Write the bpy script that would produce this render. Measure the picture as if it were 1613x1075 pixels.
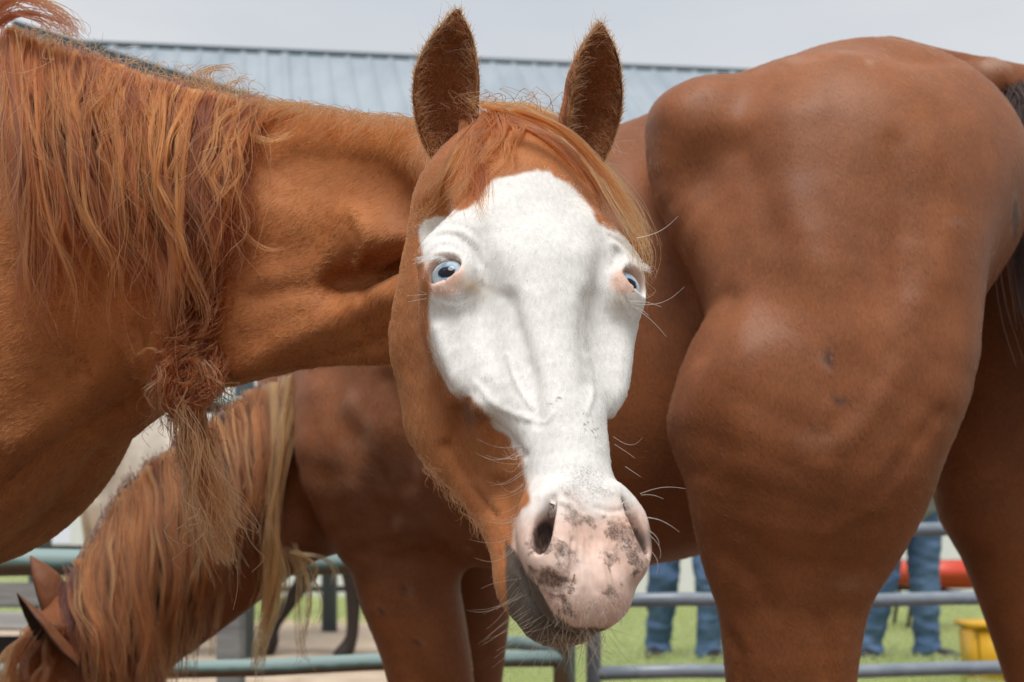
import bpy, bmesh, math, os
import numpy as np
from mathutils import Vector, Matrix
rng = np.random.default_rng(7)
for o in list(bpy.data.objects): bpy.data.objects.remove(o)
sc = bpy.context.scene
col = sc.collection
# ------------------------------------------------------------------ camera
LENS, CAM_H, HOR = 60.0, 0.70, 850.0          # HOR: photo row of the horizon
F = 1613 * LENS / 36.0
cam_d = bpy.data.cameras.new('camera'); cam = bpy.data.objects.new('camera', cam_d); col.objects.link(cam)
cam.location = (0, 0, CAM_H); cam.rotation_euler = (math.pi/2, 0, 0)
cam_d.lens = LENS; cam_d.sensor_width = 36; cam_d.clip_end = 500; cam_d.clip_start = .05
cam_d.shift_y = (HOR - 537.5) / 1613
cam_d.dof.use_dof = True; cam_d.dof.focus_distance = 1.72; cam_d.dof.aperture_fstop = 9.0
sc.camera = cam
# ------------------------------------------------------------------ sky and sun (overcast)
SUN_EL, SUN_AZ = math.radians(67), math.radians(192)   # azimuth measured from +Y, clockwise: behind the camera, to its left
w = bpy.data.worlds.new('World'); sc.world = w; w.use_nodes = True
nt = w.node_tree; nt.nodes.clear()
wo = nt.nodes.new('ShaderNodeOutputWorld'); bg = nt.nodes.new('ShaderNodeBackground')
sky = nt.nodes.new('ShaderNodeTexSky'); sky.sky_type = 'NISHITA'; sky.sun_disc = False
sky.sun_elevation = SUN_EL; sky.sun_rotation = SUN_AZ; sky.air_density = 1.0; sky.dust_density = 4.0
tc = nt.nodes.new('ShaderNodeTexCoord'); mp = nt.nodes.new('ShaderNodeMapping'); mp.inputs['Scale'].default_value = (1.2, 1.2, 4.0)
nz = nt.nodes.new('ShaderNodeTexNoise'); nz.inputs['Scale'].default_value = 2.2; nz.inputs['Detail'].default_value = 5
rp = nt.nodes.new('ShaderNodeValToRGB')
rp.color_ramp.elements[0].position = .32; rp.color_ramp.elements[0].color = (7.6, 8.05, 8.75, 1)
rp.color_ramp.elements[1].position = .66; rp.color_ramp.elements[1].color = (9.6, 9.75, 9.9, 1)
mx = nt.nodes.new('ShaderNodeMix'); mx.data_type = 'RGBA'; mx.inputs[0].default_value = .9
nt.links.new(tc.outputs['Generated'], mp.inputs['Vector']); nt.links.new(mp.outputs[0], nz.inputs['Vector'])
nt.links.new(nz.outputs['Fac'], rp.inputs[0]); nt.links.new(sky.outputs[0], mx.inputs[6]); nt.links.new(rp.outputs[0], mx.inputs[7])
nt.links.new(mx.outputs[2], bg.inputs['Color']); nt.links.new(bg.outputs[0], wo.inputs['Surface'])
bg.inputs['Strength'].default_value = .073
sun_d = bpy.data.lights.new('sun', 'SUN'); sun_d.energy = 3.0; sun_d.angle = math.radians(26); sun_d.color = (1, .97, .92)
sun = bpy.data.objects.new('sun', sun_d); col.objects.link(sun)
sun.rotation_euler = (math.pi/2 - SUN_EL, 0, math.pi - SUN_AZ)
sc.view_settings.view_transform = 'Standard'; sc.view_settings.look = 'None'
sc.view_settings.exposure = 0.22; sc.view_settings.gamma = 1.0; sc.view_settings.use_curve_mapping = False
# ------------------------------------------------------------------ helpers
def P(u, v, d):
    """world point seen at photo pixel (u,v) at distance d"""
    return np.array([(u - 806.5) / F * d, d, CAM_H - (v - HOR) / F * d])
def proj(p):
    return np.stack([806.5 + F*p[:, 0]/p[:, 1], HOR - F*(p[:, 2]-CAM_H)/p[:, 1]], 1)
def vnoise(p, scale, seed=0):
    """cheap smooth value noise in [-1,1]"""
    q = p*scale + seed*17.31
    i = np.floor(q).astype(np.int64); f = q - i; f = f*f*(3-2*f)
    def h(a, b, c):
        n = (a*374761393 + b*668265263 + c*2147483647 + seed*1274126177) & 0x7fffffff
        n = ((n ^ (n >> 13))*1274126177) & 0x7fffffff
        return ((n ^ (n >> 16)) & 0xffff)/32767.5 - 1
    r = 0
    for a in (0, 1):
        for b in (0, 1):
            for c in (0, 1):
                wgt = (f[:, 0] if a else 1-f[:, 0])*(f[:, 1] if b else 1-f[:, 1])*(f[:, 2] if c else 1-f[:, 2])
                r = r + wgt*h(i[:, 0]+a, i[:, 1]+b, i[:, 2]+c)
    return r
def fbm(p, scale, oct=3, seed=0):
    return sum(vnoise(p, scale*2**k, seed+k)*.5**k for k in range(oct))
def sstep(a, b, x):
    t = np.clip((x-a)/(b-a), 0, 1); return t*t*(3-2*t)
def in_poly(uv, poly):
    x, y = uv[:, 0], uv[:, 1]; r = np.zeros(len(uv), bool); n = len(poly)
    for i in range(n):
        x0, y0 = poly[i]; x1, y1 = poly[(i+1) % n]
        if y0 == y1: continue
        c = ((y0 > y) != (y1 > y)) & (x < (x1-x0)*(y-y0)/(y1-y0)+x0)
        r ^= c
    return r
def poly_dist(uv, pts, closed=False):
    """distance to a polyline in the plane"""
    pts = np.asarray(pts, float); best = np.full(len(uv), 1e9)
    n = len(pts) if closed else len(pts)-1
    for i in range(n):
        a = pts[i]; b = pts[(i+1) % len(pts)]; ab = b-a
        t = np.clip(((uv-a)@ab)/max(ab@ab, 1e-9), 0, 1)
        best = np.minimum(best, np.linalg.norm(uv-a-t[:, None]*ab, axis=1))
    return best
def poly_sd(uv, poly):
    d = poly_dist(uv, poly, True); return np.where(in_poly(uv, poly), -d, d)
def catmull(pts, n):
    """resample control points with a Catmull-Rom spline, n samples"""
    p = np.asarray(pts, float); p = np.vstack([2*p[0]-p[1], p, 2*p[-1]-p[-2]])
    m = len(p)-3; t = np.linspace(0, m, n); i = np.minimum(t.astype(int), m-1); f = (t-i)[:, None]
    a, b, c, d = p[i], p[i+1], p[i+2], p[i+3]
    return .5*((2*b)+(-a+c)*f+(2*a-5*b+4*c-d)*f*f+(-a+3*b-3*c+d)*f**3)
# ------------------------------------------------------------------ signed distance modelling
def smin(a, b, k):
    if k <= 0: return np.minimum(a, b)
    h = np.maximum(k-np.abs(a-b), 0)/k; return np.minimum(a, b)-h*h*k*.25
def smax(a, b, k): return -smin(-a, -b, k)
def rotm(rx=0, ry=0, rz=0):
    return np.array(Matrix.Rotation(math.radians(rz), 3, 'Z') @ Matrix.Rotation(math.radians(ry), 3, 'Y') @ Matrix.Rotation(math.radians(rx), 3, 'X'))
class Ell:
    def __init__(s, c, r, R=None):
        s.c = np.asarray(c, float); s.r = np.asarray(r, float); s.R = R; s.bc = s.c; s.br = s.r.max()
    def __call__(s, p):
        q = p-s.c
        if s.R is not None: q = q@s.R
        k0 = np.sqrt(((q/s.r)**2).sum(1)); k1 = np.sqrt(((q/s.r**2)**2).sum(1))+1e-9
        return np.where(k0 < 1e-3, -s.r.min(), k0*(k0-1)/k1)
class Cone:
    def __init__(s, a, b, ra, rb):
        s.a = np.asarray(a, float); s.b = np.asarray(b, float); s.ra, s.rb = ra, rb
        s.bc = (s.a+s.b)/2; s.br = np.linalg.norm(s.b-s.a)/2+max(ra, rb)
    def __call__(s, p):
        ab = s.b-s.a; t = np.clip(((p-s.a)@ab)/(ab@ab), 0, 1)
        return np.linalg.norm(p-s.a-t[:, None]*ab, axis=1)-(s.ra+(s.rb-s.ra)*t)
class Tube:
    """chain of elliptical sections: rows (x,y,z, half size across, half size along 'side')"""
    def __init__(s, rows, side=(0, 1, 0), n=None, k=0, pw=2):
        s.pw = pw
        rows = np.asarray(rows, float)
        s.rows = catmull(rows, n or (len(rows)-1)*3+1); s.side = np.asarray(side, float); s.k = k
        c = s.rows[:, :3]; s.bc = (c.min(0)+c.max(0))/2
        s.br = np.linalg.norm(c-s.bc, axis=1).max()+s.rows[:, 3:].max()
    def __call__(s, p):
        out = None; r = s.rows
        for i in range(len(r)-1):
            a, b = r[i, :3], r[i+1, :3]; ab = b-a; L = ab@ab; tn = ab/math.sqrt(L)
            sd = s.side-tn*(s.side@tn); sd /= np.linalg.norm(sd); up = np.cross(sd, tn)
            t = np.clip(((p-a)@ab)/L, 0, 1); q = p-a-t[:, None]*ab
            ra = r[i, 3]+(r[i+1, 3]-r[i, 3])*t; rb = r[i, 4]+(r[i+1, 4]-r[i, 4])*t; rt = (ra+rb)/2
            x, y, z = (q@up)/ra, (q@sd)/rb, (q@tn)/rt
            k0 = np.sqrt(x*x+y*y+z*z); k1 = np.sqrt((x/ra)**2+(y/rb)**2+(z/rt)**2)+1e-9
            d = np.where(k0 < 1e-3, -np.minimum(ra, rb), k0*(k0-1)/k1)
            if s.pw != 2:
                kp = (np.abs(x)**s.pw+np.abs(y)**s.pw+np.abs(z)**s.pw)**(1/s.pw); d = (kp-1)*k0/k1
            out = d if out is None else smin(out, d, s.k)
        return out
class Shape:
    """ordered list of smooth unions and cuts; frame maps world points to the list's own coordinates"""
    def __init__(s, frame=None): s.ops = []; s.frame = frame
    def add(s, pr, k=.03): s.ops.append((pr, 0, k)); return s
    def cut(s, pr, k=.02): s.ops.append((pr, 1, k)); return s
    def __call__(s, pw):
        p = s.frame(pw) if s.frame else pw
        d = np.full(len(p), 1e3)
        for pr, mode, k in s.ops:
            if isinstance(pr, Shape):
                e = pr(p)
            else:
                far = np.linalg.norm(p-pr.bc, axis=1)-pr.br
                m = far < .05+k; e = far+.0
                if m.any(): e[m] = pr(p[m])
            d = smin(d, e, k) if mode == 0 else smax(d, -e, k)
        return d
def ev(f, p, n=200000):
    return np.concatenate([f(p[i:i+n]) for i in range(0, len(p), n)]) if len(p) else np.zeros(0)
def nets(f, lo, hi, h, c=5):
    """surface nets over a sparse dense grid -> verts, quads"""
    lo = np.asarray(lo, float); nb = np.ceil((np.asarray(hi)-lo)/(h*c)).astype(int)
    g = np.stack(np.meshgrid(*[np.arange(m) for m in nb], indexing='ij'), -1).reshape(-1, 3)
    dc = ev(f, lo+(g+.5)*h*c)
    near = np.abs(dc) < h*c*1.9
    S = np.where(dc < 0, -1., 1.).astype(np.float32).reshape(nb)
    V = np.repeat(np.repeat(np.repeat(S, c, 0), c, 1), c, 2)
    gi = g[near]*c
    off = np.stack(np.meshgrid(*[np.arange(c)]*3, indexing='ij'), -1).reshape(-1, 3)
    idx = (gi[:, None, :]+off[None]).reshape(-1, 3)
    V[idx[:, 0], idx[:, 1], idx[:, 2]] = ev(f, lo+idx*h)
    s = V < 0
    n = np.array(V.shape)
    cnt = np.zeros(n-1, np.int8)
    for a in (0, 1):
        for b in (0, 1):
            for e in (0, 1):
                cnt += s[a:n[0]-1+a, b:n[1]-1+b, e:n[2]-1+e]
    act = np.argwhere((cnt > 0) & (cnt < 8))
    ids = np.full(n-1, -1, np.int32); ids[act[:, 0], act[:, 1], act[:, 2]] = np.arange(len(act))
    acc = np.zeros((len(act), 3)); num = np.zeros(len(act))
    corners = [(a, b, e) for a in (0, 1) for b in (0, 1) for e in (0, 1)]
    for c0 in corners:
        for ax in range(3):
            if c0[ax]: continue
            c1 = list(c0); c1[ax] = 1
            v0 = V[act[:, 0]+c0[0], act[:, 1]+c0[1], act[:, 2]+c0[2]]; v1 = V[act[:, 0]+c1[0], act[:, 1]+c1[1], act[:, 2]+c1[2]]
            m = (v0 < 0) != (v1 < 0); t = np.where(m, v0/np.where(m, v0-v1, 1), 0)
            q = np.array(c0, float)[None]+np.eye(3)[ax]*t[:, None]
            acc += q*m[:, None]; num += m
    vert = lo+(act+acc/np.maximum(num, 1)[:, None])*h
    quads = []
    for ax in range(3):
        b, e = (ax+1) % 3, (ax+2) % 3
        sl0 = [slice(None)]*3; sl1 = [slice(None)]*3; sl0[ax] = slice(0, n[ax]-1); sl1[ax] = slice(1, n[ax])
        s0, s1 = s[tuple(sl0)], s[tuple(sl1)]
        ed = np.argwhere(s0 != s1); ed = ed[(ed[:, b] > 0) & (ed[:, e] > 0) & (ed[:, b] < n[b]-1) & (ed[:, e] < n[e]-1)]
        inside = s0[ed[:, 0], ed[:, 1], ed[:, 2]]
        q = []
        for (db, de) in ((-1, -1), (0, -1), (0, 0), (-1, 0)):
            k = ed.copy(); k[:, b] += db; k[:, e] += de; q.append(ids[k[:, 0], k[:, 1], k[:, 2]])
        q = np.stack(q, 1); q[~inside] = q[~inside][:, ::-1]; quads.append(q)
    quads = np.vstack(quads); quads = quads[(quads >= 0).all(1)]
    return vert, quads
def grad(f, p, e=.0015):
    k = np.array([[1, -1, -1], [-1, -1, 1], [-1, 1, -1], [1, 1, 1]], float)
    g = sum(kk[None]*ev(f, p+kk*e)[:, None] for kk in k)
    return g/(4*e)
def newton(f, p, it=2, lim=.004):
    for _ in range(it):
        d = ev(f, p); g = grad(f, p); g2 = (g*g).sum(1)+1e-6
        st = g*(d/g2)[:, None]; L = np.linalg.norm(st, axis=1)+1e-12
        p = p-st*np.minimum(1, lim/L)[:, None]
    return p
def subdivide(verts, quads, sel, cuts):
    bm = bmesh.new()
    me = bpy.data.meshes.new('tmp'); me.from_pydata(verts.tolist(), [], quads.tolist()); bm.from_mesh(me); bpy.data.meshes.remove(me)
    bm.faces.ensure_lookup_table()
    es = set()
    for i in np.nonzero(sel)[0]:
        for e in bm.faces[i].edges: es.add(e)
    bmesh.ops.subdivide_edges(bm, edges=list(es), cuts=cuts, use_grid_fill=True, smooth=0)
    bmesh.ops.triangulate(bm, faces=[f for f in bm.faces if len(f.verts) > 4])
    me = bpy.data.meshes.new('tmp'); bm.to_mesh(me); bm.free()
    v = np.empty(len(me.vertices)*3); me.vertices.foreach_get('co', v)
    faces = [tuple(p.vertices) for p in me.polygons]
    bpy.data.meshes.remove(me)
    return v.reshape(-1, 3), faces
def vnormals(v, faces):
    me = bpy.data.meshes.new('tmp'); me.from_pydata(v.tolist(), [], [tuple(f) for f in faces]); me.update()
    n = np.empty(len(v)*3); me.vertices.foreach_get('normal', n); bpy.data.meshes.remove(me)
    return n.reshape(-1, 3)
# ------------------------------------------------------------------ objects
def place(o, parent):
    col.objects.link(o)
    if parent is not None:
        o.parent = parent; o.matrix_parent_inverse = Matrix.Translation(parent.location if parent.parent is None else parent.parent.location*0).inverted()
    return o
def thing(name, label, cat, loc=(0, 0, 0), group=None):
    o = bpy.data.objects.new(name, None); o.location = loc; o.empty_display_size = .1; col.objects.link(o)
    o['label'] = label; o['category'] = cat
    if group: o['group'] = group
    return o
def tag(o, label=None, cat=None, group=None, kind=None):
    for k, v in (('label', label), ('category', cat), ('group', group), ('kind', kind)):
        if v: o[k] = v
    return o
def mesh_obj(name, verts, faces, mat, parent=None, smooth=True, attrs=None):
    me = bpy.data.meshes.new(name)
    me.from_pydata(np.asarray(verts).tolist(), [], [tuple(int(i) for i in f) for f in faces]); me.update()
    if smooth: me.polygons.foreach_set('use_smooth', [True]*len(me.polygons))
    me.materials.append(mat)
    for k, a in (attrs or {}).items():
        a = np.asarray(a, np.float32)
        if a.ndim == 2:
            c = me.color_attributes.new(k, 'FLOAT_COLOR', 'POINT'); c.data.foreach_set('color', np.c_[a, np.ones(len(a))].astype(np.float32).ravel())
        else:
            c = me.attributes.new(k, 'FLOAT', 'POINT'); c.data.foreach_set('value', a)
    return place(bpy.data.objects.new(name, me), parent)
def hair_obj(name, curves, radii, mat, parent=None, colors=None, kind=None):
    """curves: list of (n,3) arrays or one (N,n,3) array; radii matches per point"""
    if isinstance(curves, np.ndarray) and curves.ndim == 3:
        sizes = np.full(len(curves), curves.shape[1]); pts = curves.reshape(-1, 3); rad = np.asarray(radii).reshape(-1)
    else:
        sizes = np.array([len(c) for c in curves]); pts = np.vstack(curves); rad = np.concatenate(radii)
    hc = bpy.data.hair_curves.new(name); hc.add_curves(sizes.tolist())
    hc.attributes['position'].data.foreach_set('vector', pts.astype(np.float32).ravel())
    ra = hc.attributes.get('radius') or hc.attributes.new('radius', 'FLOAT', 'POINT')
    ra.data.foreach_set('value', rad.astype(np.float32))
    if colors is not None:
        a = hc.attributes.new('hair_color', 'FLOAT_COLOR', 'CURVE'); a.data.foreach_set('color', np.c_[colors, np.ones(len(colors))].astype(np.float32).ravel())
    hc.materials.append(mat)
    o = place(bpy.data.objects.new(name, hc), parent)
    if kind: o['kind'] = kind
    return o
def srgb(r, g, b):
    c = np.array([r, g, b])/255.; return np.where(c <= .04045, c/12.92, ((c+.055)/1.055)**2.4)
# ------------------------------------------------------------------ materials
def new_mat(name):
    m = bpy.data.materials.new(name); m.use_nodes = True; return m, m.node_tree, m.node_tree.nodes['Principled BSDF']
def simple_mat(name, c, rough=.6, metal=0., noise=None, bump=0., c2=None, spec=.5, stretch=(1, 1, 1)):
    m, t, b = new_mat(name); L = t.links
    b.inputs['Base Color'].default_value = (*c, 1); b.inputs['Roughness'].default_value = rough; b.inputs['Metallic'].default_value = metal
    b.inputs['Specular IOR Level'].default_value = spec
    if noise:
        tc = t.nodes.new('ShaderNodeTexCoord'); mp = t.nodes.new('ShaderNodeMapping'); mp.inputs['Scale'].default_value = stretch
        n = t.nodes.new('ShaderNodeTexNoise'); n.inputs['Scale'].default_value = noise; n.inputs['Detail'].default_value = 6; n.inputs['Roughness'].default_value = .62
        L.new(tc.outputs['Object'], mp.inputs[0]); L.new(mp.outputs[0], n.inputs['Vector'])
        if c2 is not None:
            r = t.nodes.new('ShaderNodeValToRGB'); r.color_ramp.elements[0].position = .38; r.color_ramp.elements[1].position = .64
            r.color_ramp.elements[0].color = (*c, 1); r.color_ramp.elements[1].color = (*c2, 1)
            L.new(n.outputs['Fac'], r.inputs[0]); L.new(r.outputs[0], b.inputs['Base Color'])
        if bump:
            bp = t.nodes.new('ShaderNodeBump'); bp.inputs['Strength'].default_value = bump; bp.inputs['Distance'].default_value = .01
            L.new(n.outputs['Fac'], bp.inputs['Height']); L.new(bp.outputs[0], b.inputs['Normal'])
    return m
def coat_mat(name, stretch=(260, 260, 70), bump=.25, rough=.62, sheen=.08, dirt=False, sp=.3, vary=.26, fine=False):
    """hide: vertex colour 'Col' (the coat's own pattern), fine hair grain as bump and slight colour change"""
    m, t, b = new_mat(name); L = t.links; N = t.nodes.new
    at = N('ShaderNodeAttribute'); at.attribute_name = 'Col'
    tc = N('ShaderNodeTexCoord'); mp = N('ShaderNodeMapping'); mp.inputs['Scale'].default_value = stretch
    n1 = N('ShaderNodeTexNoise'); n1.inputs['Scale'].default_value = 1.0; n1.inputs['Detail'].default_value = 3
    n2 = N('ShaderNodeTexNoise'); n2.inputs['Scale'].default_value = 14; n2.inputs['Detail'].default_value = 6; n2.inputs['Roughness'].default_value = .65
    L.new(tc.outputs['Object'], mp.inputs[0]); L.new(mp.outputs[0], n1.inputs['Vector']); L.new(tc.outputs['Object'], n2.inputs['Vector'])
    ad = N('ShaderNodeMath'); ad.operation = 'ADD'; L.new(n1.outputs['Fac'], ad.inputs[0]); L.new(n2.outputs['Fac'], ad.inputs[1])
    mr = N('ShaderNodeMapRange'); mr.inputs['From Min'].default_value = .6; mr.inputs['From Max'].default_value = 1.4
    mr.inputs['To Min'].default_value = 1-vary; mr.inputs['To Max'].default_value = 1+vary; L.new(ad.outputs[0], mr.inputs['Value'])
    ml = N('ShaderNodeVectorMath'); ml.operation = 'SCALE'; L.new(at.outputs['Color'], ml.inputs[0]); L.new(mr.outputs[0], ml.inputs['Scale'])
    out = ml.outputs[0]
    if dirt:
        da = N('ShaderNodeAttribute'); da.attribute_name = 'dirt'
        n3 = N('ShaderNodeTexNoise'); n3.inputs['Scale'].default_value = 560; n3.inputs['Detail'].default_value = 6; n3.inputs['Roughness'].default_value = .8
        L.new(tc.outputs['Object'], n3.inputs['Vector'])
        sm = N('ShaderNodeMath'); sm.operation = 'ADD'; L.new(n3.outputs['Fac'], sm.inputs[0]); L.new(da.outputs['Fac'], sm.inputs[1])
        r = N('ShaderNodeMapRange'); r.inputs['From Min'].default_value = .82; r.inputs['From Max'].default_value = 1.16; r.inputs['To Max'].default_value = .93; L.new(sm.outputs[0], r.inputs['Value'])
        dr = N('ShaderNodeValToRGB'); dr.color_ramp.elements[0].color = (.02, .014, .012, 1); dr.color_ramp.elements[1].color = (.22, .125, .085, 1); dr.color_ramp.elements[0].position = .42; dr.color_ramp.elements[1].position = .66; L.new(n1.outputs['Fac'], dr.inputs[0])
        mi = N('ShaderNodeMix'); mi.data_type = 'RGBA'; L.new(r.outputs[0], mi.inputs[0]); L.new(out, mi.inputs[6]); L.new(dr.outputs[0], mi.inputs[7])
        out = mi.outputs[2]
    L.new(out, b.inputs['Base Color'])
    bp = N('ShaderNodeBump'); bp.inputs['Strength'].default_value = bump; bp.inputs['Distance'].default_value = .003
    L.new((n1.outputs['Fac'] if fine else ad.outputs[0]), bp.inputs['Height']); L.new(bp.outputs[0], b.inputs['Normal'])
    b.inputs['Roughness'].default_value = rough; b.inputs['Specular IOR Level'].default_value = sp
    b.inputs['Sheen Weight'].default_value = sheen; b.inputs['Sheen Roughness'].default_value = .4; b.inputs['Sheen Tint'].default_value = (1, .8, .65, 1)
    return m
def hair_mat(name, rough=.45, gain=1.0):
    m, t, b = new_mat(name); L = t.links
    t.nodes.remove(b); out = [n for n in t.nodes if n.type == 'OUTPUT_MATERIAL'][0]
    h = t.nodes.new('ShaderNodeBsdfHairPrincipled'); h.model = 'CHIANG'; h.parametrization = 'COLOR'
    at = t.nodes.new('ShaderNodeAttribute'); at.attribute_name = 'hair_color'
    L.new(at.outputs['Color'], h.inputs['Color']); h.inputs['Roughness'].default_value = rough; h.inputs['Radial Roughness'].default_value = .55
    h.inputs['Coat'].default_value = 0.0; h.inputs['IOR'].default_value = 1.36; h.inputs['Random Roughness'].default_value = .2
    L.new(h.outputs[0], out.inputs['Surface'])
    return m
sc.cycles_curves.shape = 'RIBBONS'; sc.cycles_curves.subdivisions = 2
# ================================================================== the bald-faced horse (looks at the camera)
YAW, PITCH, ROLL = 0.2777, -0.4968, 0.0203
HT = np.array([0.0125, 1.667, 1.130])
def _R(y, p, r):
    cy, sy, cp, sp, cr, sr = math.cos(y), math.sin(y), math.cos(p), math.sin(p), math.cos(r), math.sin(r)
    return np.array([[cr, 0, sr], [0, 1, 0], [-sr, 0, cr]])@np.array([[cy, -sy, 0], [sy, cy, 0], [0, 0, 1]])@np.array([[1, 0, 0], [0, cp, -sp], [0, sp, cp]])
HR = _R(YAW, PITCH, ROLL)
def head_to_world(q):
    q = np.atleast_2d(np.asarray(q, float)).copy(); q[:, 1] *= -1; return q@HR.T+HT
def world_to_head(p):
    q = (p-HT)@HR; q[:, 1] *= -1; return q
def skew(z): return -.004*sstep(-.05, -.19, z)+.007*sstep(-.25, -.42, z)      # the muzzle is pushed a little sideways
def head_frame(p):
    q = world_to_head(p); q[:, 0] = np.abs(q[:, 0]-skew(q[:, 2])); return q
def jaw_frame(p):
    q = world_to_head(p); q[:, 0] = np.abs(q[:, 0]+.002); return q
EYE = np.array([.081, -.034, -.202]); EYE_R = .0215
EYE_N = np.array([.60, .79, .10]); EYE_N /= np.linalg.norm(EYE_N)
_t = np.cross(EYE_N, [0, 0, 1]); _t /= np.linalg.norm(_t); _b = np.cross(_t, EYE_N)
EYE_M = np.stack([EYE_N, _t, _b], 1)
hd = Shape(head_frame)
hd.add(Ell((0, -.075, -.07), (.074, .07, .10)))                                  # cranium
hd.add(Ell((0, -.05, -.15), (.080, .058, .125)), .04)                            # forehead
hd.add(Ell((.068, -.05, -.185), (.037, .042, .052)), .03)                        # orbit
hd.add(Cone((.05, -.018, -.145), (.092, -.036, -.170), .017, .014), .025)        # brow ridge
hd.add(Tube([(0, -.04, -.2, .064, .05), (0, -.042, -.28, .052, .045), (0, -.042, -.36, .041, .04), (0, -.042, -.44, .034, .038)], side=(0, 1, 0)), .03)  # nasal bridge
hd.add(Tube([(0, -.1, -.17, .083, .075), (0, -.095, -.26, .072, .07), (0, -.088, -.34, .046, .052), (0, -.085, -.44, .034, .042)]), .04)   # upper jaw
hd.add(Tube([(.082, -.07, -.225, .018, .02), (.076, -.06, -.27, .014, .016), (.064, -.060, -.322, .008, .010)], side=(0, 1, 0)), .034)    # facial crest
hd.add(Ell((.05, -.165, -.19), (.040, .088, .11), rotm(rx=-12)), .04)            # masseter / jowl
hd.add(Cone((.045, -.215, -.235), (.022, -.125, -.42), .036, .03), .05)          # lower jaw
hd.add(Cone((.03, -.12, -.05), (.05, -.19, -.15), .06, .05), .05)                # throat
hd.add(Ell((0, -.048, -.465), (.048, .044, .058)), .03)                          # muzzle
hd.add(Ell((0, -.047, -.512), (.041, .036, .036)), .025)                         # upper lip
hd.add(Ell((0, -.032, -.522), (.032, .028, .027)), .02)
hd.add(Ell((.033, -.030, -.470), (.021, .021, .042), rotm(ry=6)), .02)           # nostril wing
hd.add(Tube([(.028, -.014, -.440, .009, .009), (.039, -.015, -.447, .010, .010), (.0465, -.021, -.462, .0105, .012), (.047, -.023, -.484, .0105, .013), (.041, -.019, -.500, .010, .011), (.034, -.011, -.509, .009, .009)], side=(0, 1, 0)), .012)
hd.add(Cone((.022, -.012, -.44), (.030, -.008, -.492), .011, .010), .016)        # inner nostril rim
jw = Shape(jaw_frame)
jw.add(Ell((0, -.104, -.483), (.040, .031, .038)))                               # lower lip
jw.add(Ell((0, -.094, -.516), (.037, .033, .024)), .02)
jw.add(Ell((0, -.122, -.470), (.034, .03, .04)), .03)                            # chin
jw.add(Cone((.02, -.13, -.40), (.015, -.118, -.46), .032, .03), .03)
hd.cut(Ell((.082, -.085, -.385), (.034, .05, .065)), .035)                       # hollow below the cheek
hd.cut(Ell((.088, -.07, -.115), (.016, .028, .03)), .025)                        # hollow above the eye
hd.cut(Ell((.057, -.006, -.255), (.015, .021, .062), rotm(ry=8)), .03)                        # soft dip beside the nasal bone
hd.cut(Tube([(.0350, -.004, -.459, .0030, .024), (.0375, -.006, -.466, .0055, .025), (.0405, -.010, -.476, .0086, .022), (.0415, -.013, -.484, .0086, .017)], side=(.62, .78, 0)), .006)  # nostril
hd.add(Ell(EYE, (.0262, .0262, .0255)), .016)                                       # lids
hd.cut(Ell(EYE+EYE_N*.025, (.026, .0180, .0128), EYE_M@rotm(rx=-10)), .004)
# neck, chest and trunk (world)
def NS(u, t, b, d, th, tilt=0):
    p = P(u, (t+b)/2, d); return (*p, (b-t)/2/F*d, th)
A = Shape()
A.add(Tube([(*P(760, 360, 1.86), .125, .07), NS(690, 196, 548, 1.95, .085), NS(630, 192, 553, 2.01, .09), NS(540, 182, 566, 2.05, .095), NS(430, 172, 588, 2.07, .10), NS(330, 158, 612, 2.08, .11), NS(200, 122, 640, 2.10, .13), NS(80, 88, 725, 2.13, .16), NS(-60, 60, 830, 2.2, .19)], n=33), .03)
A.add(Ell(P(-150, 560, 2.25), (.31, .24, .285), rotm(ry=30)), .06)      # shoulder and chest
A.add(Ell(P(-50, 722, 2.12), (.095, .13, .15), rotm(ry=42)), .05)       # point of the shoulder, breast
A.add(Ell(P(-30, 630, 2.06), (.10, .10, .19), rotm(ry=20)), .06)
A.add(Ell(P(-760, 600, 2.42), (.62, .27, .33)), .10)                  # barrel
A.add(Ell(P(-1300, 470, 2.55), (.36, .27, .33)), .10)                 # croup
for (x, y0, f) in ((-1.02, 2.16, 0), (-.98, 2.44, 0), (-1.80, 2.42, 1), (-1.86, 2.68, 1)):
    if not f: A.add(Tube([(x, y0, .75, .11, .09), (x+.02, y0, .52, .065, .06), (x+.02, y0, .40, .055, .055), (x, y0, .18, .034, .034), (x, y0, .10, .042, .042), (x+.04, y0, .02, .06, .06)]), .05)
    else: A.add(Tube([(x+.02, y0, .85, .16, .12), (x-.02, y0, .62, .09, .08), (x-.12, y0, .46, .055, .05), (x-.10, y0, .22, .036, .036), (x-.08, y0, .11, .044, .044), (x-.03, y0, .02, .06, .06)]), .06)
A.add(hd, .045)
A.add(jw, .006)
# muscles of the neck
A.add(Tube([(*P(650, 500, 1.935), .05, .02), (*P(520, 510, 1.965), .05, .02), (*P(380, 525, 1.985), .05, .02), (*P(250, 545, 1.99), .05, .02)]), .05)
A.cut(Tube([(*P(655, 402, 1.885), .012, .03), (*P(600, 425, 1.930), .012, .025), (*P(540, 448, 1.945), .010, .018)]), .04)
A.cut(Tube([(*P(640, 330, 1.885), .016, .02), (*P(560, 275, 1.925), .018, .02), (*P(450, 262, 1.945), .02, .02)]), .05)
A.cut(Tube([(*P(250, 640, 1.95), .014, .02), (*P(170, 700, 1.95), .014, .022), (*P(60, 790, 1.95), .012, .02)]), .05)
def build_body(f, lo, hi, h, sel=None, cuts=1, it=2):
    v, q = nets(f, lo, hi, h)
    v = newton(f, v, 1, h*.5)
    if sel is None: return v, q
    c = v[q].mean(1); s = sel(c)
    if s.any():
        v, q = subdivide(v, q, s, cuts)
        near = sel(v)
        v[near] = newton(f, v[near], it, h*.6)
    return v, q
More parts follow.
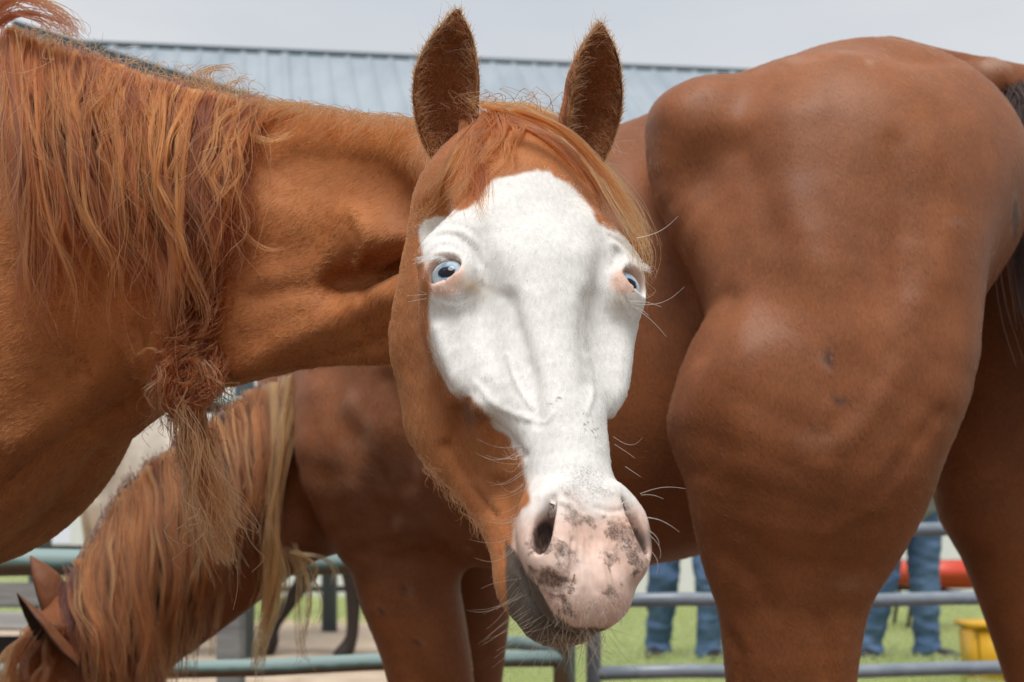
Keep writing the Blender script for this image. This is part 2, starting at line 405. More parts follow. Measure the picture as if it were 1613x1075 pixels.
from mathutils.bvhtree import BVHTree
def make_bvh(v, f): return BVHTree.FromPolygons(v.tolist(), [tuple(int(i) for i in q) for q in f])
def ray_depth(bvh, uv, d0, d1, n=0):
    """distance at which the photo ray through each pixel first meets the mesh (nan if it misses)"""
    out = np.full(len(uv), np.nan); o = Vector((0, 0, CAM_H))
    for i, (u, v) in enumerate(uv):
        d = Vector(((u-806.5)/F, 1, -(v-HOR)/F)); L = d.length; h = bvh.ray_cast(o, d/L, 6)
        if h[0] is not None and h[0].y < d1: out[i] = h[0].y
    return out
H_SEL = lambda c: (lambda q: (q[:, 2] > -.62) & (q[:, 2] < .06) & (q[:, 1] > -.26) & (np.abs(q[:, 0]) < .14))(world_to_head(c))
vA, fA = build_body(A, (-2.3, 1.32, -.02), (.32, 3.0, 1.5), .0065, sel=H_SEL, cuts=2)
nA = vnormals(vA, fA); uvA = proj(vA); qA = world_to_head(vA)
toc = np.array([0, 0, CAM_H])-vA; toc /= np.linalg.norm(toc, axis=1)[:, None]
facing = sstep(.0, .35, (nA*toc).sum(1)); hz = H_SEL(vA) & (vA[:, 1] < 1.9)
def ridge(v, n, uv, fac, pts, w, h, smooth=14):
    d = poly_dist(uv, catmull(np.array(pts, float), smooth), False)
    ends = np.exp(-(d/w)**2)*h*fac
    v += n*ends[:, None]
RA = [  # veins, lid folds and creases of the face: photo path, half width in px, height
    ([(752, 606), (780, 636), (806, 650), (832, 660)], 5, .0011), ([(832, 660), (858, 664), (872, 650)], 4, .0007), ([(800, 560), (812, 600), (835, 640)], 4, .0008), ([(930, 560), (935, 610), (925, 650)], 4, .0008),
    ([(770, 655), (800, 690), (824, 716)], 8, -.002),
    ([(690, 520), (705, 570), (722, 612)], 10, .0022), ([(800, 470), (820, 540), (838, 600), (846, 660)], 14, -.0026),
    ([(930, 470), (922, 540), (925, 600)], 16, -.0018), ([(720, 480), (745, 540), (765, 590)], 14, .0018),
    ([(668, 402), (688, 384), (712, 382), (734, 398), (746, 424)], 4.5, .0026), ([(664, 391), (688, 373), (716, 371), (742, 388), (757, 418)], 3.2, -.0016),
    ([(664, 382), (690, 364), (722, 364), (750, 384), (767, 412)], 5, .0022), ([(672, 370), (700, 354), (735, 358), (762, 382)], 4, -.0014),
    ([(700, 458), (722, 462), (742, 450)], 6, .0015), ([(688, 468), (715, 476), (745, 466)], 4, -.0014), ([(745, 440), (775, 462)], 6, -.001),
    ([(990, 418), (982, 400), (966, 384)], 4, .002), ([(1000, 404), (984, 386), (962, 372)], 3, -.0015), ([(978, 462), (990, 478), (996, 490)], 4, -.0012),
    ([(903, 850), (900, 890), (905, 930)], 3, -.0012), ([(860, 905), (880, 915), (905, 918)], 3, -.0012), ([(855, 925), (872, 935), (890, 936)], 3, .001), ([(940, 800), (960, 806), (985, 802)], 4, -.001), ([(885, 790), (900, 800), (912, 820)], 4, .0012), ([(892, 780), (906, 790), (920, 808)], 3, -.001), ([(918, 846), (916, 890), (920, 925)], 3, .0009), ([(932, 850), (934, 895), (940, 930)], 3, -.0008),
    ([(948, 860), (950, 900), (956, 930)], 3, .0008), ([(880, 870), (876, 910), (884, 950)], 4, -.0014), ([(968, 840), (962, 880), (972, 930)], 4, -.0014),
    ([(700, 700), (720, 740), (742, 770), (775, 810)], 8, -.002), ([(716, 650), (722, 700), (740, 745)], 12, -.003), ([(760, 640), (770, 690), (790, 740)], 18, .003),
    ([(815, 905), (832, 950), (858, 985), (900, 1002)], 3, .0012),
]
for pts, wd, hgt in RA: ridge(vA, nA, uvA, facing*hz, pts, wd, hgt*(.42 if pts[0][1] < 470 and pts[0][0] < 780 else 1.1 if pts[0][1] < 470 else 2.6 if pts[0][0] < 765 and pts[0][1] > 630 else 1.7))
RN = [([(420, 250), (500, 245), (580, 262), (640, 300)], 26, -.004), ([(560, 330), (575, 375), (565, 420)], 10, .003), ([(545, 345), (520, 400), (500, 440)], 20, .003),
      ([(400, 470), (480, 450), (560, 440)], 18, -.004), ([(600, 470), (540, 500), (450, 540), (370, 590)], 22, .005), ([(640, 520), (560, 552), (470, 580)], 12, -.003),
      ([(650, 415), (620, 430), (590, 450), (570, 470)], 7, -.005), ([(655, 390), (625, 400), (600, 418)], 8, .004), ([(0, 780), (60, 730), (120, 690), (200, 640)], 14, -.007), ([(20, 700), (90, 650), (150, 600)], 26, .006),
      ([(0, 855), (60, 825), (120, 770), (160, 720)], 12, -.006), ([(215, 520), (225, 580), (215, 640)], 12, -.006), ([(100, 480), (120, 560), (130, 620)], 30, .006)]
for pts, wd, hgt in RN: ridge(vA, nA, uvA, facing*~hz, pts, wd, hgt*1.5)
vA += nA*(fbm(vA, 60, 2, 3)*.0005)[:, None]
# ---- colour pattern
WHITE_POLY = [(775, 284), (800, 275), (850, 267), (895, 284), (925, 320), (942, 352), (975, 360), (1003, 383), (1060, 400), (1060, 1000), (985, 990), (900, 985), (872, 968), (850, 925), (825, 900), (806, 866), (812, 820), (833, 792), (832, 765), (824, 718), (800, 690), (770, 655), (745, 627), (722, 624), (700, 602), (684, 572), (678, 520), (673, 450), (664, 400), (659, 362), (668, 346), (700, 340), (735, 330), (757, 312)]
CHEST, CHEST2, WHT, PINK, GREYL = np.array([.25, .078, .0195]), np.array([.38, .136, .039]), np.array([.64, .628, .605]), np.array([.60, .37, .285]), np.array([.075, .056, .043])
def mixc(a, b, t): return a+(b-a)*t[:, None]
def color_A(p, uv, q, nrm, jit=0.):
    n1 = fbm(p, 22, 3, 5); n2 = fbm(p, 5, 2, 9)
    c = mixc(np.tile(CHEST, (len(p), 1)), CHEST2, np.clip(.45+.35*n2+.25*n1, 0, 1))
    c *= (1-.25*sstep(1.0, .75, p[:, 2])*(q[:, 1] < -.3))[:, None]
    head = (q[:, 2] < .03) & (q[:, 2] > -.62) & (q[:, 1] > -.27) & (np.abs(q[:, 0]) < .15) & (p[:, 1] < 1.9)
    sd = poly_sd(uv+np.stack([n1*5, fbm(p, 60, 3, 31)*7], 1), WHITE_POLY)
    if jit: sd = sd+np.random.default_rng(2).normal(0, jit, len(sd))
    w = np.where(head & (q[:, 1] > -.135), sstep(4, -4, sd), 0)
    wc = np.tile(WHT, (len(p), 1))
    pk = sstep(735, 850, uv[:, 1]+n1*25)
    wc = mixc(wc, PINK, pk*(.75+.25*n1))
    for (eu, ev_, r) in ((697, 434, 46), (990, 442, 36)):
        dd = np.hypot((uv[:, 0]-eu), (uv[:, 1]-ev_)*1.15); wc = mixc(wc, np.array([.62, .38, .29]), sstep(r, r*.55, dd+n1*6)*.85)
    st = np.exp(-(((uv[:, 0]-742)/22)**2+((uv[:, 1]-452)/14)**2))+.7*np.exp(-(((uv[:, 0]-975)/12)**2+((uv[:, 1]-478)/14)**2)); wc = mixc(wc, np.array([.42, .27, .13]), np.clip(st*(.6+n1*.8), 0, .8))
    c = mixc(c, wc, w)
    # darker patch under the white on the cheek
    dk = np.exp(-(((uv[:, 0]-740)/24)**2+((uv[:, 1]-650)/20)**2))*head; c = mixc(c, np.array([.10, .04, .018]), np.clip(dk*(1-w)*1.1, 0, .8))
    # lower lip
    LOW = [(796, 850), (812, 868), (828, 902), (852, 928), (873, 970), (900, 987), (965, 990), (990, 1000), (985, 1060), (860, 1060), (800, 980)]
    lw = np.where(head, sstep(3, -3, poly_sd(uv+np.stack([n1*3, n1*3], 1), LOW)), 0)*(q[:, 1] < -.035)
    lc = mixc(np.tile(GREYL, (len(p), 1)), np.array([.30, .20, .13]), sstep(985, 1025, uv[:, 1]+n1*14)*.55); lc = mixc(lc, PINK*.9, np.exp(-(((uv[:, 0]-975)/16)**2+((uv[:, 1]-995)/18)**2)))
    c = mixc(c, lc, lw)
    # nostril holes coloured dark grey
    for sx in (-1, 1):
        dn = np.linalg.norm((q-np.array([sx*.046+.01, -.030, -.474]))/np.array([.014, .018, .024]), axis=1); c = mixc(c, np.array([.05, .035, .032]), sstep(1.25, .8, dn)*head)
    return np.clip(c, .005, .85), w, head
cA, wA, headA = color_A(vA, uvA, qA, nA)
dirt = np.full(len(vA), 0.); wpx = np.stack([fbm(vA, 90, 3, 201), fbm(vA, 90, 3, 211)], 1)*15+np.stack([fbm(vA, 320, 2, 221), fbm(vA, 320, 2, 231)], 1)*7; uvD = uvA+wpx
for (u, v_, ru, rv, a) in ((858, 850, 22, 16, .5), (885, 870, 16, 26, .42), (872, 915, 34, 22, .42), (895, 948, 18, 24, .5), (935, 822, 30, 14, .34), (985, 850, 26, 34, .48), (1005, 875, 18, 24, .5), (965, 880, 16, 30, .38), (905, 815, 26, 24, .32), (905, 690, 50, 34, .16), (876, 640, 14, 7, .42), (990, 800, 20, 30, .22), (852, 868, 26, 10, .46), (900, 880, 10, 30, .3), (1000, 900, 14, 14, .4), (938, 680, 5, 14, .46), (926, 662, 4, 8, .44), (960, 935, 26, 16, .34), (870, 940, 40, 14, .3), (850, 800, 16, 12, .25), (945, 770, 40, 20, .26), (760, 450, 26, 14, .24), (838, 900, 24, 12, .38), (925, 760, 90, 60, .25)):
    dirt = np.maximum(dirt, a*np.exp(-(((uvD[:, 0]-u)/ru)**2+((uvD[:, 1]-v_)/rv)**2)))
dirt = np.where(headA & (facing > .1), np.minimum(dirt*1.4+.08*sstep(.1, .3, dirt), .57), 0)
bvhA = make_bvh(vA, fA)
horseA = thing('horse', 'chestnut horse with white bald face and blue eyes looking at the camera', 'horse', (-1.2, 2.3, 0), 'horses in the pen')
M_coatA = coat_mat('chestnut_coat', dirt=True, vary=.15)
bodyA = mesh_obj('body', vA, fA, M_coatA, horseA, attrs={'Col': cA, 'dirt': dirt})
# ---- ears: cupped shells, open to the front
def ear(path, wid, dep, ang, cup, label_parent, mat, seed=0):
    """path: photo points with distance from base to tip; wid half widths (m); ang: yaw of the opening (deg)"""
    ns, nt = 36, 25
    c = catmull(np.array([P(*p) for p in path]), ns); wd = catmull(np.array(wid)[:, None], ns)[:, 0]; dp = catmull(np.array(dep)[:, None], ns)[:, 0]
    vs = []; 
    up = c[-1]-c[0]; up /= np.linalg.norm(up)
    for layer, sc_ in ((0, 1.0), (1, .0)):
        for i in range(ns):
            s = i/(ns-1); a0 = math.radians(ang[0]+(ang[1]-ang[0])*s)
            lat = np.array([math.cos(a0), math.sin(a0), 0]); lat -= up*(lat@up); lat /= np.linalg.norm(lat); bk = np.cross(up, lat)  # away from opening
            th0 = math.radians(cup[0]+(cup[1]-cup[0])*s)
            for j in range(nt):
                th = -th0+2*th0*j/(nt-1)
                r = 1.0; e = (abs(th)/th0)
                t = .0045*(1-.72*e**3)*(1-.5*s) if layer else 0
                w_ = max(wd[i]-t, .0006); d_ = max(dp[i]-t, .0005)
                vs.append(c[i]+lat*math.sin(th)*w_+bk*math.cos(th)*d_)
    vs = np.array(vs); f = []; o = ns*nt
    for i in range(ns-1):
        for j in range(nt-1):
            a = i*nt+j; f.append((a, a+1, a+nt+1, a+nt)); f.append((o+a, o+a+nt, o+a+nt+1, o+a+1))
        a = i*nt; f.append((a, a+nt, o+a+nt, o+a)); a = i*nt+nt-1; f.append((a, o+a, o+a+nt, a+nt))
    for j in range(nt-1):
        a = (ns-1)*nt+j; f.append((a, a+1, o+a+1, o+a))
    vs += .0008*np.stack([fbm(vs, 45, 2, seed), fbm(vs, 45, 2, seed+4), fbm(vs, 45, 2, seed+8)], 1)
    return vs, f, o, c, ns, nt
EARS = [dict(path=[(722, 262, 1.765), (708, 215, 1.762), (702, 165, 1.757), (704, 115, 1.75), (711, 62, 1.742), (721, 14, 1.735)], wid=[.024, .032, .0345, .0335, .0225, .0015], dep=[.022, .026, .026, .022, .014, .002], ang=(-12, -4), cup=(118, 100)),
        dict(path=[(912, 262, 1.80), (922, 215, 1.80), (932, 170, 1.797), (938, 125, 1.79), (943, 78, 1.782), (946, 34, 1.775)], wid=[.024, .032, .0335, .031, .0205, .0015], dep=[.022, .026, .026, .022, .014, .002], ang=(30, 26), cup=(118, 100))]
M_ear = coat_mat('ear_hide', dirt=False, bump=.3)
M_fur = hair_mat('short_hair', .55); M_mane = hair_mat('mane_hair', .42)
def taper(curves, r0, r1): return [np.linspace(r0, r1, len(c)) for c in curves]
for k, E_ in enumerate(EARS):
    v_, f_, o_, c_, ns, nt = ear(E_['path'], E_['wid'], E_['dep'], E_['ang'], E_['cup'], None, None, 11+k)
    n_ = fbm(v_, 40, 2, 3)
    cc = np.tile(CHEST*.9, (len(v_), 1)); cc[o_:] = np.array([.19, .075, .033]); cc *= (1+.25*n_)[:, None]
    grid = np.tile(np.arange(nt), ns); rim = np.abs(grid/(nt-1)*2-1) > .9; cc[:o_][rim] *= .45; cc[o_:][rim] *= .6
    s_ = np.repeat(np.arange(ns)/(ns-1), nt); tipd = sstep(.75, 1, s_); cc[:o_] *= (1-.5*tipd)[:, None]
    ear_hair, ear_col = [], []
    ear_o = mesh_obj('ear', v_, f_, M_ear, horseA, attrs={'Col': np.clip(cc, .01, .8)})
    inn = v_[o_:].reshape(ns, nt, 3); out = v_[:o_].reshape(ns, nt, 3)
    upv = c_[-1]-c_[0]; upv /= np.linalg.norm(upv)
    r = np.random.default_rng(40+k)
    def _hair(root, d, L, bend, n=5):
        t = np.linspace(0, 1, n)[:, None]; return root+d*L*t+bend*t*t
    for _ in range(2600):           # inside tufts
        i = r.beta(1.1, 1.4)*(ns-2); j = r.uniform(0, nt-1.01); a = inn[int(i), int(j)]
        mid = c_[int(i)]; d = mid-a; d = d/(np.linalg.norm(d)+1e-6)
        d = d*.5+upv*r.uniform(.1, .8)+np.array([0, -.55, 0])+r.normal(0, .25, 3); d /= np.linalg.norm(d); L = r.uniform(.008, .022)
        ear_hair.append(_hair(a, d, L, r.normal(0, .004, 3))); e = abs(j/(nt-1)*2-1)
        ear_col.append(np.array([.19, .072, .028])*(r.uniform(.5, 1.3)+.9*e))
    for _ in range(900):           # rim and back
        i = r.uniform(0, ns-1.01); j = (r.choice([0, nt-1]) if r.random() < .65 else r.integers(0, nt)); a = out[int(i), int(j)]*(1-(i % 1))+out[int(i)+1, int(j)]*(i % 1)
        mid = c_[int(i)]; d = a-mid; d /= np.linalg.norm(d)+1e-6
        d = d*.4+upv*1.0+r.normal(0, .16, 3); d /= np.linalg.norm(d)
        ear_hair.append(_hair(a, d, r.uniform(.003, .0075)*(1-.4*i/ns), r.normal(0, .0015, 3))); ear_col.append(CHEST*r.uniform(.35, 1.1))
    for _ in range(260):            # long pale tufts at the base of the opening
        j = r.uniform(.1, .9)*(nt-1); a = inn[int(r.uniform(0, 9)), int(j)]
        d = np.array([r.normal(0, .5), -.7, -.15+r.normal(0, .5)]); d /= np.linalg.norm(d)
        ear_hair.append(_hair(a, d, r.uniform(.015, .04), np.array([r.normal(0, .006), 0, -.008+r.normal(0, .006)]), 6)); ear_col.append(np.array([.42, .2, .085])*r.uniform(.5, 1.2))
    hair_obj('ear_hair', ear_hair, taper(ear_hair, .00032, .0001), M_fur, ear_o, np.clip(ear_col, .01, .8), kind='stuff')
# ---- eyes
def eye_mat():
    m, t, b = new_mat('blue_eye'); L = t.links; N = t.nodes.new
    tc = N('ShaderNodeTexCoord'); sp = N('ShaderNodeSeparateXYZ'); L.new(tc.outputs['Object'], sp.inputs[0])   # local X points out of the eye
    def math_(op, a, b_=None):
        n = N('ShaderNodeMath'); n.operation = op
        for k, x in enumerate((a, b_)):
            if x is None: continue
            if isinstance(x, (int, float)): n.inputs[k].default_value = x
            else: L.new(x, n.inputs[k])
        return n.outputs[0]
    y, z = sp.outputs['Y'], sp.outputs['Z']
    rr = math_('SQRT', math_('ADD', math_('MULTIPLY', y, y), math_('MULTIPLY', z, z)))
    nz_ = N('ShaderNodeTexNoise'); nz_.inputs['Scale'].default_value = 420; nz_.inputs['Detail'].default_value = 4; L.new(tc.outputs['Object'], nz_.inputs['Vector'])
    rr = math_('ADD', rr, math_('MULTIPLY', math_('SUBTRACT', nz_.outputs['Fac'], .5), .0016))
    rp = N('ShaderNodeValToRGB'); e = rp.color_ramp.elements; L.new(math_('DIVIDE', rr, .02), rp.inputs[0])
    e[0].position = 0; e[0].color = (.16, .26, .45, 1); e[1].position = 1; e[1].color = (.62, .6, .58, 1)
    for pos, c in ((.34, (.20, .29, .42, 1)), (.50, (.36, .45, .53, 1)), (.70, (.47, .53, .57, 1)), (.78, (.25, .27, .29, 1)), (.86, (.52, .42, .38, 1))):
        k = e.new(pos); k.color = c
    py = math_('DIVIDE', y, .0086); pz = math_('DIVIDE', z, .0058)
    pr = math_('ADD', math_('SQRT', math_('ADD', math_('MULTIPLY', py, py), math_('MULTIPLY', pz, pz))), math_('MULTIPLY', math_('SUBTRACT', nz_.outputs['Fac'], .5), .5))
    mr = N('ShaderNodeMapRange'); mr.inputs['From Min'].default_value = .9; mr.inputs['From Max'].default_value = 1.08; L.new(pr, mr.inputs['Value'])
    mi = N('ShaderNodeMix'); mi.data_type = 'RGBA'; L.new(mr.outputs[0], mi.inputs[0]); mi.inputs[6].default_value = (.008, .009, .014, 1); L.new(rp.outputs[0], mi.inputs[7])
    L.new(mi.outputs[2], b.inputs['Base Color']); b.inputs['Roughness'].default_value = .05; b.inputs['Specular IOR Level'].default_value = .35; b.inputs['IOR'].default_value = 1.34
    return m
M_eye = eye_mat(); M_pink = simple_mat('pink_eye_corner', (.55, .16, .13), .3)
for sx in (-1, 1):
    bm = bmesh.new(); bmesh.ops.create_uvsphere(bm, u_segments=48, v_segments=28, radius=EYE_R)
    me = bpy.data.meshes.new('eye'); bm.to_mesh(me); bm.free(); me.polygons.foreach_set('use_smooth', [True]*len(me.polygons)); me.materials.append(M_eye)
    o = bpy.data.objects.new('eye', me)
    c0 = head_to_world(EYE*[sx, 1, 1]+[float(skew(EYE[2])), 0, 0])[0]; nw = head_to_world((EYE+EYE_N)*[sx, 1, 1]+[float(skew(EYE[2])), 0, 0])[0]-c0
    nw = nw/np.linalg.norm(nw)
    look = nw*.8+np.array([.05, -.35, -.02]) if sx < 0 else nw*.8+np.array([-.1, -.5, -.04]); look /= np.linalg.norm(look)
    X = Vector(look); Z = Vector((0, 0, 1)); Y = Z.cross(X).normalized(); Z = X.cross(Y)
    o.matrix_world = Matrix.Translation(Vector(c0)) @ Matrix((X, Y, Z)).transposed().to_4x4()
    mw = o.matrix_world.copy(); place(o, horseA); o.matrix_world = mw; o.parent = horseA; o.matrix_parent_inverse = Matrix.Translation(horseA.location).inverted(); o.matrix_basis = mw
    cc = head_to_world((EYE+EYE_N*.0165+np.array([-.0125, .004, -.005]))*[sx, 1, 1])[0]
    bm = bmesh.new(); bmesh.ops.create_uvsphere(bm, u_segments=16, v_segments=10, radius=.0042); me = bpy.data.meshes.new('tear_corner'); bm.to_mesh(me); bm.free()
    me.polygons.foreach_set('use_smooth', [True]*len(me.polygons)); me.materials.append(M_pink)
    t_ = bpy.data.objects.new('tear_corner', me); t_.location = cc; col.objects.link(t_); t_.parent = o; t_.matrix_parent_inverse = mw.inverted()
# ---- short coat hair of the head and neck
def fur(v, faces, sel_v, n, rs, flow, length, radius, colf, lift=.25, npt=4, jit=.3):
    tri = np.array([t for f in faces for t in (((f[0], f[1], f[2]), (f[0], f[2], f[3])) if len(f) == 4 else ((f[0], f[1], f[2]),))])
    tri = tri[sel_v[tri].all(1)]
    a, b, c = v[tri[:, 0]], v[tri[:, 1]], v[tri[:, 2]]; cr = np.cross(b-a, c-a); ar = np.linalg.norm(cr, axis=1); keep = ar > 1e-12
    a, b, c, cr, ar = a[keep], b[keep], c[keep], cr[keep], ar[keep]
    i = rs.choice(len(ar), n, p=ar/ar.sum()); r1, r2 = np.sqrt(rs.random(n)), rs.random(n)
    p = a[i]*(1-r1)[:, None]+b[i]*(r1*(1-r2))[:, None]+c[i]*(r1*r2)[:, None]; nr = cr[i]/ar[i][:, None]
    g = flow(p)+rs.normal(0, jit, (n, 3)); g -= nr*(g*nr).sum(1)[:, None]; g /= np.linalg.norm(g, axis=1)[:, None]+1e-9
    L = length(p)*rs.uniform(.6, 1.25, n); t = np.linspace(0, 1, npt)
    li = lift*rs.uniform(.4, 1.5, n)
    h = (np.sin(t*math.pi*.6)[None]*li[:, None]*L[:, None])
    cv = p[:, None]+g[:, None]*(t[None, :, None]*L[:, None, None])+nr[:, None]*h[:, :, None]-nr[:, None]*.0004
    rad = radius*np.linspace(1, .25, npt)[None]*rs.uniform(.7, 1.3, n)[:, None]
    return p, nr, cv, rad
def furc(c, w): return c*(.70+.30*w)[:, None]
WH = np.array([.008, .0, -.155])         # forehead whorl
def flow_head(p):
    q = world_to_head(p); d = q-WH; r = np.linalg.norm(d[:, [0, 2]], axis=1)
    rad = np.stack([d[:, 0], np.zeros(len(d)), d[:, 2]], 1)/(r[:, None]+1e-6)
    dn = np.stack([np.sign(q[:, 0])*.35, -.15*np.ones(len(q)), -np.ones(len(q))], 1)
    up = np.stack([np.sign(q[:, 0])*.35, -.3*np.ones(len(q)), np.ones(len(q))], 1)
    far = np.where((d[:, 2] > 0)[:, None], up, dn)
    g = rad*np.exp(-(r/.09)**2)[:, None]*1.6+far*(.25+.75*(1-np.exp(-(r/.09)**2)))[:, None]
    sw = fbm(p, 14, 2, 77); g[:, 0] += .35*sw
    g[:, 1] *= -1; return g@HR.T
rs = np.random.default_rng(3)
fc = (nA*toc).sum(1)
sel = headA & (fc > -.25) & (qA[:, 2] < .02)
nose = sstep(-.40, -.46, qA[:, 2])
sel_f = sel & ~((qA[:, 2] < -.425) & (qA[:, 1] > -.075)) & (np.linalg.norm((np.abs(qA)*[1, 0, 0]+qA*[0, 1, 1])-EYE, axis=1) > .027)
p, nr, cv, rad = fur(vA, fA, sel_f, 80000, rs, flow_head, lambda p: .0055+.004*sstep(-.1, -.2, world_to_head(p)[:, 1]), .00026, None, .10)
kp = rs.random(len(p)) < np.where(color_A(p, proj(p), world_to_head(p), nr)[1] > .5, .6, 1.0)
p, nr, cv, rad = p[kp], nr[kp], cv[kp], rad[kp]
cf, w_, _ = color_A(p, proj(p), world_to_head(p), nr, 5.)
cf = cf*np.where(w_ > .5, rs.uniform(.92, 1.06, len(cf)), rs.uniform(.8, 1.15, len(cf)))[:, None]; cf[w_ > .5] = np.clip(cf[w_ > .5]*1.08, 0, .88)
hair_obj('short_coat', cv, rad, M_fur, horseA, np.clip(furc(cf, w_), .006, .9), kind='stuff')
def flow_neck(p):
    g = np.tile(np.array([-.75, 0, -.6]), (len(p), 1)); uv = proj(p); t = sstep(450, 650, uv[:, 0]); g[:, 2] += -.5*t+.6*fbm(p, 5, 2, 13); g[:, 0] += .4*fbm(p, 5, 2, 14)
    return g
sel_n = (~headA) & (fc > -.3) & (vA[:, 0] > -.75) & (vA[:, 2] > .5)
p, nr, cv, rad = fur(vA, fA, sel_n, 130000, rs, flow_neck, lambda p: .010+0*p[:, 0], .00030, None, .085, jit=.2)
cf, _, _ = color_A(p, proj(p), world_to_head(p), nr)
lock = .85+.3*fbm(p, 90, 2, 55)
hair_obj('short_coat', cv, rad, M_fur, horseA, np.clip(furc(cf, np.zeros(len(cf)))*(rs.uniform(.8, 1.25, len(cf))*lock)[:, None], .006, .9), kind='stuff')
# ---- long hair
def stream(pts, spread, locks, per, rs, f, near, lift=(.012, .03), wave=.012, col_=(CHEST2, CHEST), rad=.0004, n=20, d_fix=None, lockr=.006, frizz=.25, out=None, ragged=.35):
    """locks of strands that follow a photo path over the solid f; returns curves, colours"""
    curves, cols = out if out is not None else ([], [])
    pts = np.array(pts, float); m = len(pts); sp = np.interp(np.linspace(0, 1, m), np.linspace(0, 1, len(spread)), spread)
    for l in range(locks):
        e = rs.normal(0, .55, 2); drift = rs.normal(0, .35, m).cumsum()*.5
        g = pts+np.stack([(e[0]+drift)*sp, e[1]*sp*.25+rs.normal(0, .1, m)*sp], 1)
        g[0] = pts[0]+np.array([rs.uniform(-1, 1)*sp[0], rs.normal(0, 2)]); g = catmull(g, n)
        if d_fix is not None: d = np.interp(np.linspace(0, 1, n), np.linspace(0, 1, len(d_fix)), d_fix)
        else:
            d = ray_depth(f, g, near[0], near[1], 40); ok = ~np.isnan(d)
            d = np.interp(np.arange(n), np.arange(n)[ok], d[ok]) if ok.any() else np.full(n, near[1]-.1)
            d = np.minimum(d, np.r_[d[1:], d[-1]]+.05); d = np.convolve(np.pad(d, 2, 'edge'), np.ones(5)/5, 'valid')
        d = d-rs.uniform(*lift)*np.sin(np.linspace(.25, 1, n)*math.pi*.5+.2)
        gl = np.stack([(g[:, 0]-806.5)/F*d, d, CAM_H-(g[:, 1]-HOR)/F*d], 1)
        tone = rs.beta(1.6, 1.8); base = col_[0]*tone+col_[1]*(1-tone); base = base*rs.uniform(.75, 1.15)
        ph = rs.uniform(0, 6.28, 3); fr = rs.uniform(2, 5, 3); lr = lockr*rs.uniform(.5, 1.5); tt = np.linspace(0, 1, n)
        wv = np.stack([np.sin(tt*fr[k]*3+ph[k]) for k in range(3)], 1)*wave*tt[:, None]*np.array([1, .5, .3])
        for s in range(per):
            o = rs.normal(0, 1, 3)*lr*np.array([1, .7, .3]); 
            pinch = 1-.45*np.sin(tt*math.pi*rs.uniform(.6, 1.4))**2
            z = rs.normal(0, 1, (6, 3)).cumsum(0); z = catmull(z, n)*lr*frizz*tt[:, None]
            c = gl+wv+o*pinch[:, None]+z
            c = c[:max(5, int(n*(rs.uniform(.35, 1) if rs.random() < ragged else rs.uniform(.78, 1.02))))]
            curves.append(c); cols.append(base*rs.uniform(.75, 1.25))
    return curves, cols
rs = np.random.default_rng(21)
ORG, DRK, LGT = np.array([.150, .041, .0105]), np.array([.062, .0150, .0042]), np.array([.235, .080, .022])
out = ([], [])
AN = bvhA
kw = dict(rs=rs, f=AN, near=(1.7, 2.4), out=out)
MANE = [([(8, 40), (10, 140), (18, 260), (30, 380), (45, 490), (60, 590)], (24, 22, 26), 9), ([(45, 60), (46, 150), (60, 260), (75, 380), (95, 480), (120, 560)], (24, 24, 28), 10),
        ([(90, 75), (95, 160), (115, 280), (140, 380), (160, 480), (185, 570)], (26, 26, 26), 11), ([(140, 88), (140, 160), (158, 280), (185, 380), (208, 470), (235, 545)], (26, 28, 22), 11),
        ([(190, 105), (190, 180), (205, 300), (235, 400), (255, 480), (275, 550)], (26, 30, 20), 12), ([(240, 125), (232, 200), (250, 300), (270, 400), (288, 480), (290, 560)], (26, 30, 20), 12),
        ([(290, 138), (268, 210), (265, 300), (285, 400), (308, 480), (312, 560)], (24, 30, 20), 12), ([(335, 148), (318, 210), (308, 290), (320, 380), (332, 460), (322, 550)], (24, 28, 20), 12),
        ([(372, 158), (372, 230), (380, 300), (370, 370), (348, 440), (330, 530)], (20, 22, 18), 10), ([(395, 160), (350, 185), (305, 245), (278, 330), (272, 410), (285, 480)], (16, 22, 22), 9),
        ([(396, 160), (392, 220), (385, 300), (384, 370), (374, 430)], (10, 14, 16), 5)]
def curtain(streams, count, per, lock_range, lens=(1, 1), srange=None, jx=6, **k2):
    """locks spread continuously between neighbouring photo paths"""
    S = np.array([catmull(np.array(p_, float), 7) for p_, _, _ in streams]); m = len(S); r_ = k2['rs']
    for _ in range(count):
        x = r_.uniform(*(srange or (0, m-1))); i = min(int(x), m-2); f_ = x-i; g = S[i]*(1-f_)+S[i+1]*f_
        if r_.random() < .25: j = int(np.clip(i+r_.integers(-1, 3), 0, m-1)); tt = np.linspace(0, 1, 7)[:, None]**1.5*r_.uniform(.3, .9); g = g*(1-tt)+S[j]*tt
        L = r_.uniform(*lens); g = catmull(g, 30)[:max(6, int(30*L))]; g = g[np.linspace(0, len(g)-1, 7).astype(int)]
        stream(g, (jx, jx, jx*1.6), 1, int(per*r_.uniform(.5, 1.5)), lockr=r_.uniform(*lock_range), **k2)
curtain(MANE, 95, 24, (.006, .010), (.35, .7), lift=(.003, .014), col_=(DRK*1.6, DRK*.8), wave=.006, frizz=.4, **kw)  # under-layer darkened to stand for shade in the gaps between locks
curtain(MANE, 78, 42, (.0022, .0055), (.55, 1.0), lift=(.014, .042), col_=(ORG*1.35, ORG*.55), wave=.010, frizz=.45, **kw)
curtain(MANE, 60, 24, (.0015, .0032), (.5, 1.05), lift=(.024, .052), col_=(LGT*1.6, ORG), wave=.013, frizz=.5, **kw)
curtain(MANE, 60, 4, (.004, .008), (.4, 1.1), lift=(.02, .06), col_=(LGT*1.3, ORG), wave=.016, frizz=2.2, jx=14, **kw)
